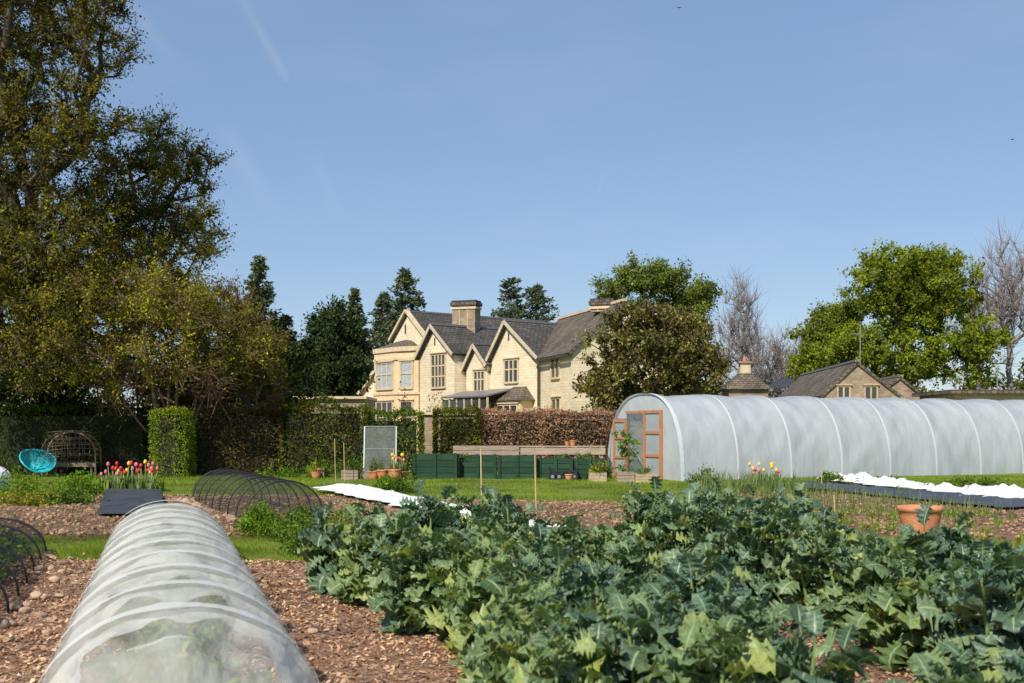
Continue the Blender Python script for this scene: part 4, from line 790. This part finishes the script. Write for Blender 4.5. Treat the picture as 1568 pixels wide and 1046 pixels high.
def tulips(name,px0,px1,D0,n,cols,h=0.45,seed=1,z0=0.03,sy=0.5):
    rgx=random.Random(seed); mb=MB(); pts=[]; E=empty(name)
    for i in range(n):
        D=D0+rgx.uniform(-sy,sy); xx=X(rgx.uniform(px0,px1),D); hh=h*rgx.uniform(0.6,1.2); lean=(rgx.uniform(-.07,.07),rgx.uniform(-.05,.05))
        mb.tube([(xx,D,z0),(xx+lean[0]*.4,D+lean[1]*.4,z0+hh*.5),(xx+lean[0],D+lean[1],z0+hh)],0.009,M['stalk'],5)
        k=rgx.uniform(0.75,1.0); mb.lathe((xx+lean[0],D+lean[1],z0+hh-0.01),[(0.005*k,0),(0.04*k,0.012),(0.05*k,0.045),(0.043*k,0.08),(0.026*k,0.105),(0.006,0.112)],M[rgx.choice(cols)],9)
        pts.append((xx,D,z0))
    mb.obj('flowers',E,smooth=True); blades('leaves',pts,h*0.8,0.045,M['leek'],seed=seed,per=6,lean=0.5,parent=E)
tulips('tulip_bed',156,243,27.6,28,['red','red','pink','yellow','red','pink'],0.58,1,sy=0.8)
tulips('tulip_bed',1142,1195,31,14,['pink','yellow','pink','yellow'],0.45,2)
tulips('tulip_pot_planting',592,622,34.0,9,['red','pink','yellow'],0.35,3,z0=0.35,sy=0.2)
blades('tulip_greens',[(X(p,27.6),27.6+random.uniform(-.5,.5),0.03) for p in range(155,250,3)],0.3,0.03,M['herb'],seed=9,per=7,lean=0.6)
# ---------------------------------------------------------------- furniture and pots
def pot(name,px,D,r,h,mat=None,z0=0.02):
    mb=MB(); x=X(px,D)
    mb.lathe((x,D,z0),[(0.0,0.0),(r*0.62,0.0),(r*0.68,0.01),(r*0.80,h*0.35),(r*0.93,h*0.72),(r*0.96,h*0.84),(r*1.02,h*0.86),(r*1.05,h*0.92),(r*1.03,h*0.985),(r*0.98,h),(r*0.90,h*0.985),(r*0.88,h*0.9),(0.0,h*0.86)],mat or M['terracotta'],40)
    return mb.obj(name,smooth=True)
pot('terracotta_pot',1409,15.2,0.285,0.48)
for px,D,r,h in ((572,34.3,0.16,0.28),(586,34.2,0.18,0.32),(604,34.0,0.2,0.34),(620,34.4,0.14,0.25),(484,35.3,0.17,0.3),(871,33.8,0.12,0.2)): pot('plant_pot',px,D,r,h)
for px,m_ in ((572,'herb'),(586,'herb_bright'),(484,'herb_yellow')): D=34.3; clump('potted_plant',X(px,D),D,0.22,0.45,M[m_],300,0.06,z0=0.28)
def planter(name,px,D,w,h,mat):
    mb=MB(); x=X(px,D); n=3
    for k in range(n):
        z0=0.02+h*k/n; z1=0.02+h*(k+1)/n-0.01
        mb.box(x-w/2,x+w/2,D-w/2,D-w/2+0.03,z0,z1,mat); mb.box(x-w/2,x+w/2,D+w/2-0.03,D+w/2,z0,z1,mat); mb.box(x-w/2,x-w/2+0.03,D-w/2+0.031,D+w/2-0.031,z0,z1,mat); mb.box(x+w/2-0.03,x+w/2,D-w/2+0.031,D+w/2-0.031,z0,z1,mat)
    mb.box(x-w/2+0.035,x+w/2-0.035,D-w/2+0.035,D+w/2-0.035,0.02,h*0.9,M['soil']); mb.obj(name)
planter('wooden_planter',915,33.2,0.5,0.28,M['paleboard']); planter('wooden_planter',957,33.0,0.5,0.3,M['greyboard']); planter('wooden_planter',988,32.8,0.6,0.26,M['paleboard']); planter('wooden_planter',537,34.6,0.5,0.3,M['greyboard']); planter('wooden_planter',486,36,0.5,0.32,M['greyboard'])
clump('potted_plant',X(920,33.2),33.2,0.35,0.4,M['herb_yellow'],500,0.07,z0=0.25); clump('potted_plant',X(988,32.8),32.8,0.3,0.2,M['herb'],300,0.06,z0=0.25); clump('potted_plant',X(537,34.6),34.6,0.3,0.55,M['herb'],400,0.07,z0=0.28)
make_tree('young_fig_tree',(X(963,33.4),33.4,0.2),(X(962,33.4),33.4,0.9),[lob(962,688,33.4,0.30,0.45,0.3),lob(950,670,33.4,0.18,0.2,0.2),lob(955,715,33.4,0.2,0.2,0.2)],34,M['herb_bright'],M['bark'],leaf=0.10,per=14,spread=0.14,tr=0.02,seed=51,twigs=4,twig_r=0.005,minz=0.3,rt=0.005)
gb=empty('raised_planter'); mb=MB()
def greenbox(x0,x1,y0,y1,h):
    n=4
    for k in range(n):
        z0=0.03+(h-0.03)*k/n; z1=0.03+(h-0.03)*(k+1)/n-0.012
        mb.box(x0,x1,y0,y0+0.04,z0,z1,M['greenboard']); mb.box(x0,x0+0.04,y0+0.042,y1,z0,z1,M['greenboard']); mb.box(x1-0.04,x1,y0+0.042,y1,z0,z1,M['greenboard']); mb.box(x0+0.042,x1-0.042,y1-0.04,y1,z0,z1,M['greenboard'])
    L=x1-x0; k=max(2,int(round(L/0.95)))
    for i in range(k+1):
        x=x0+(L-0.09)*i/k; mb.box(x,x+0.09,y0-0.045,y0-0.003,0.02,h+0.03,M['greenboard'])
    mb.box(x0+0.05,x1-0.05,y0+0.05,y1-0.05,0.02,h-0.06,M['soil'])
D=34.6
greenbox(X(632,D),X(700,D),D,D+1.1,0.80); greenbox(X(702,D),X(760,D),D+0.35,D+1.4,0.76); greenbox(X(762,D),X(822,D),D+0.1,D+1.2,0.74); greenbox(X(824,D),X(878,D),D+0.3,D+1.4,0.66); greenbox(X(880,D),X(926,D),D,D+1.1,0.64)
mb.obj('boards',gb)
tb=MB(); D=36.6
for k in range(2): tb.box(X(694,D),X(795,D)-0.005,D,D+0.04,0.72+k*0.16,0.72+k*0.16+0.145,M['greyboard'])
tb.box(X(797,D),X(927,D),D+0.02,D+0.06,0.74,0.96,M['greyboard']); tb.box(X(694,D),X(927,D),D+0.07,D+0.6,0.985,1.02,M['greyboard'])
for px in (700,740,790,830,880,920): tb.box(X(px,D),X(px,D)+0.08,D+0.062 if px>795 else D+0.042,D+0.12,0,0.98,M['greyboard'])
tb.obj('potting_bench')
for px in (648,665,682,705,860,888,900): clump('raised_crop',X(px,35.1),35.1,0.25,0.16,M['herb'],160,0.06,z0=0.68)
for px,r,h in ((877,0.1,0.18),(868,0.07,0.14)): pot('plant_pot',px,36.9,r,h,z0=1.02)
tr=empty('garden_trolley'); mb=MB(); D=33.9
for px in (846,856,868,879):
    x=X(px,D)
    mb.tube([(x,D-0.03,0.14),(x,D+0.03,0.14)],0.12,M['black'],16); mb.tube([(x,D-0.04,0.14),(x,D-0.031,0.14)],0.05,M['tube'],10)
    mb.tube([(x,D+0.47,0.14),(x,D+0.53,0.14)],0.12,M['black'],16)
mb.box(X(842,D),X(883,D),D,D+0.5,0.27,0.31,M['black'])
for x in (X(842,D),X(883,D)-0.03): mb.box(x,x+0.03,D+0.0,D+0.5,0.312,0.44,M['black'])
mb.tube([(X(883,D),D+.25,.3),(X(890,D),D+.25,.6),(X(893,D),D+.25,.7)],0.012,M['black'],6)
mb.obj('bed_and_wheels',tr)
cf=MB(); D=34.9; x0,x1=X(557,D),X(606,D); z0,z1=0.25,Z(653,D)
def q(x,t,o=0): return Vector((x+t*(-0.03),D+0.45*t+o,z0+(z1-z0)*t))
for x in (x0,x1): cf.prism(q(x,0),q(x+(0.0),1),0.035,0.035,M['tube'])
for t in (0,0.5,1): cf.prism(q(x0,t),q(x1,t),0.03,0.03,M['tube'])
cf.face([q(x0,0,.01),q(x1,0,.01),q(x1,1,.01),q(x0,1,.01)],M['glaze']); 
cf.box(x0-0.05,x1+0.05,D-0.25,D+0.15,0.02,0.24,M['greyboard'])
cf.obj('cold_frame_panel')
for px,py,yt in ((737,806,685),(820,800,697),(1278,806,758),(513,738,672),(527,738,678),(603,740,688),(1258,752,708)):
    D=GD(py); mb=MB(); x=X(px,D); zt=Z(yt,D); mb.tube([(x+0.02,D,0),(x,D,zt*0.5),(x-0.01,D,zt)],0.011,M['cane'],6)
    for k in range(4): mb.tube([(x+0.012-0.006*k,D,zt*(0.2+0.2*k)),(x+0.012-0.006*k,D,zt*(0.2+0.2*k)+0.01)],0.015,M['cane'],6)
    mb.obj('bamboo_cane')
ch=empty('cord_chair'); mb=MB(); D=36.2; cx=X(57,D); c0=Vector((cx,D,0.55)); tilt=Vector((0.50,-0.50,0.70)).normalized()
a1=tilt.cross(Vector((0,0,1))).normalized(); a2=tilt.cross(a1).normalized()
if a2.z<0: a2=-a2
rx,ry_=0.55,0.50; NR=60
rim=[c0+a1*rx*math.cos(t)+a2*ry_*math.sin(t)+tilt*0.08*math.cos(t)**2 for t in np.linspace(0,2*math.pi,NR+1)]
mb.tube(rim,0.024,M['cyan'],6); cen=c0-tilt*0.30-a2*0.10
for i in range(NR):
    p=rim[i]; mb.tube([p,p*0.5+cen*0.5-tilt*0.09,cen],0.011,M['cyan'],5)
mb.tube([cen+(p-cen)*0.12 for p in rim],0.015,M['cyan'],6)
for sx,sy in ((-1,-1),(1,-1),(0,1)):
    f=Vector((cx+sx*0.33,D+sy*0.33,0.0)); mb.tube([f,cen+Vector((sx*0.12,sy*0.12,-0.02)),c0+a1*sx*0.4*1+a2*(-0.2 if sy<0 else 0.4)-tilt*0.12],0.012,M['black'],6)
mb.obj('seat_and_legs',ch)
ab=empty('willow_bench'); mb=MB(); D=37.0; xl,xr=X(64,D),X(146,D); cx=(xl+xr)/2; hw=(xr-xl)/2; H=Z(661,D)
for yy in (D,D+0.5):
    mb.tube([(cx-hw,yy,0),(cx-hw*1.02,yy,H*0.55)]+[(cx-hw*math.cos(t),yy,H*0.55+H*0.45*math.sin(t)) for t in np.linspace(0,math.pi,16)]+[(cx+hw,yy,0)],0.028,M['willow'],6)
rr=random.Random(4)
for i in range(15):
    x=cx-hw+2*hw*(i+0.5)/15; zt=H*0.55+H*0.45*math.sqrt(max(0,1-((x-cx)/hw)**2)); mb.tube([(x,D+0.5,0.3),(x+rr.uniform(-.06,.06),D+0.53,zt*0.6),(x+rr.uniform(-.08,.08),D+0.5,zt)],0.011,M['willow'],5)
for i in range(9):
    z=0.5+i*0.12; mb.tube([(cx-hw,D+0.5,z),(cx,D+0.52,z+rr.uniform(-.1,.1)),(cx+hw,D+0.5,z+rr.uniform(-.05,.1))],0.010,M['willow'],5)
for i in range(7):
    t=math.pi*(i+.5)/7; mb.tube([(cx-hw*math.cos(t),D,H*.55+H*.45*math.sin(t)),(cx-hw*math.cos(t),D+.5,H*.55+H*.45*math.sin(t))],0.012,M['willow'],5)
for k in range(4): mb.box(cx-hw+0.03,cx+hw-0.03,D+0.02+k*0.12,D+0.12+k*0.12,0.43,0.46,M['willow'])
mb.box(cx-hw+0.03,cx+hw-0.03,D+0.02,D+0.06,0.33,0.428,M['willow'])
for sx in (-1,1): 
    x=cx+sx*(hw-0.15); mb.box(x-.03,x+.03,D+0.04,D+0.10,0,0.43,M['willow']); mb.tube([(x,D,0.7),(x,D+.5,0.7)],0.025,M['willow'],6)
mb.obj('frame_and_seat',ab)
for px,py,D in ((1040,12,60),(1550,214,70)):
    mb=MB(); c=Vector((X(px,D),D,Z(py,D))); mb.lathe(c,[(0.0,-0.03),(0.035,0.0),(0.02,0.03),(0,0.04)],M['black'],6,sx=3)
    mb.face([c,c+Vector((-0.05,0,0.02)),c+Vector((-0.25,0.1,0.12)),c+Vector((-0.12,0.12,0.08))],M['black']); mb.face([c,c+Vector((0.05,0,0.02)),c+Vector((0.25,0.1,0.10)),c+Vector((0.12,0.12,0.08))],M['black']); mb.obj('bird')
# ---------------------------------------------------------------- light, sky, camera
SE=math.radians(43); AZ=math.radians(207)
sd=Vector((math.sin(AZ)*math.cos(SE),math.cos(AZ)*math.cos(SE),math.sin(SE)))
sl=bpy.data.lights.new('sun','SUN'); sl.energy=5.0; sl.angle=math.radians(0.53); sl.color=(1.0,0.94,0.82); so=link(bpy.data.objects.new('sun',sl)); so.rotation_euler=sd.to_track_quat('Z','Y').to_euler()
wd=bpy.data.worlds.new('World'); scene.world=wd; wd.use_nodes=True; nt=wd.node_tree; N=nt.nodes; L=nt.links; N.clear()
sky=N.new('ShaderNodeTexSky'); sky.sky_type='NISHITA'; sky.sun_disc=False; sky.sun_elevation=SE; sky.sun_rotation=AZ; sky.air_density=1.0; sky.dust_density=0.35; sky.ozone_density=1.6
tc=N.new('ShaderNodeTexCoord')
def vdir(px,py): v=Vector(((px-784)/F,1,(HZ-py)/F)); return v.normalized()
acc=None
def mth(op,a,b=None,cl=False):
    n=N.new('ShaderNodeMath'); n.operation=op; n.use_clamp=cl
    for i,v in enumerate((a,b)):
        if v is None: continue
        if isinstance(v,(int,float)): n.inputs[i].default_value=v
        else: L.new(v,n.inputs[i])
    return n.outputs[0]
def dotn(v):
    n=N.new('ShaderNodeVectorMath'); n.operation='DOT_PRODUCT'; L.new(tc.outputs['Generated'],n.inputs[0]); n.inputs[1].default_value=v; return n.outputs['Value']
no=N.new('ShaderNodeTexNoise'); no.inputs['Scale'].default_value=14; no.inputs['Detail'].default_value=5; L.new(tc.outputs['Generated'],no.inputs['Vector'])
for (a,b,wid,st) in (((365,-10),(442,125),0.006,0.14),((185,-5),(265,90),0.008,0.08),((340,190),(420,330),0.012,0.08),((925,262),(915,300),0.003,0.08),((480,230),(520,340),0.008,0.05)):
    va,vb=vdir(*a),vdir(*b); nn=va.cross(vb).normalized(); mid=(va+vb).normalized(); half=va.dot(mid)
    m1=mth('SUBTRACT',1.0,mth('DIVIDE',mth('ABSOLUTE',dotn(nn)),wid),True)
    m2=mth('DIVIDE',mth('SUBTRACT',dotn(mid),half),1-half,True)
    mm=mth('MULTIPLY',mth('MULTIPLY',m1,mth('POWER',m2,0.5)),mth('MULTIPLY',no.outputs[0],st*1.6)); acc=mm if acc is None else mth('ADD',acc,mm)
mp=N.new('ShaderNodeMapping'); mp.inputs['Scale'].default_value=(2.5,2.5,7); mp.inputs['Rotation'].default_value=(0.2,0.5,0); L.new(tc.outputs['Generated'],mp.inputs[0])
n2=N.new('ShaderNodeTexNoise'); n2.inputs['Scale'].default_value=1.6; n2.inputs['Detail'].default_value=6; n2.inputs['Roughness'].default_value=0.55; L.new(mp.outputs[0],n2.inputs['Vector'])
wisp=mth('MULTIPLY',mth('SUBTRACT',n2.outputs[0],0.48,True),0.36); acc=mth('ADD',acc,wisp,True)
veil=N.new('ShaderNodeMixRGB'); veil.inputs[0].default_value=0.5; L.new(sky.outputs[0],veil.inputs[1]); veil.inputs[2].default_value=(1.9,2.9,4.9,1)
mx=N.new('ShaderNodeMixRGB'); L.new(acc,mx.inputs[0]); L.new(veil.outputs[0],mx.inputs[1]); mx.inputs[2].default_value=(5.5,5.8,6.2,1)
bg=N.new('ShaderNodeBackground'); bg.inputs['Strength'].default_value=0.13; L.new(mx.outputs[0],bg.inputs[0]); ow=N.new('ShaderNodeOutputWorld'); L.new(bg.outputs[0],ow.inputs[0])
cam=bpy.data.cameras.new('camera'); cam.lens=40; cam.sensor_width=36; cam.clip_end=4000; cam.clip_start=0.05; cam.shift_y=(HZ-523)/1568.0
cam.dof.use_dof=True; cam.dof.focus_distance=38; cam.dof.aperture_fstop=5.0
co=link(bpy.data.objects.new('camera',cam)); co.location=(0,0,CH); co.rotation_euler=(math.radians(90),0,0); scene.camera=co
scene.view_settings.view_transform='Standard'; scene.view_settings.look='None'; scene.view_settings.exposure=0; scene.view_settings.gamma=1
print('polys',sum(len(o.data.polygons) for o in scene.objects if o.type=='MESH'))
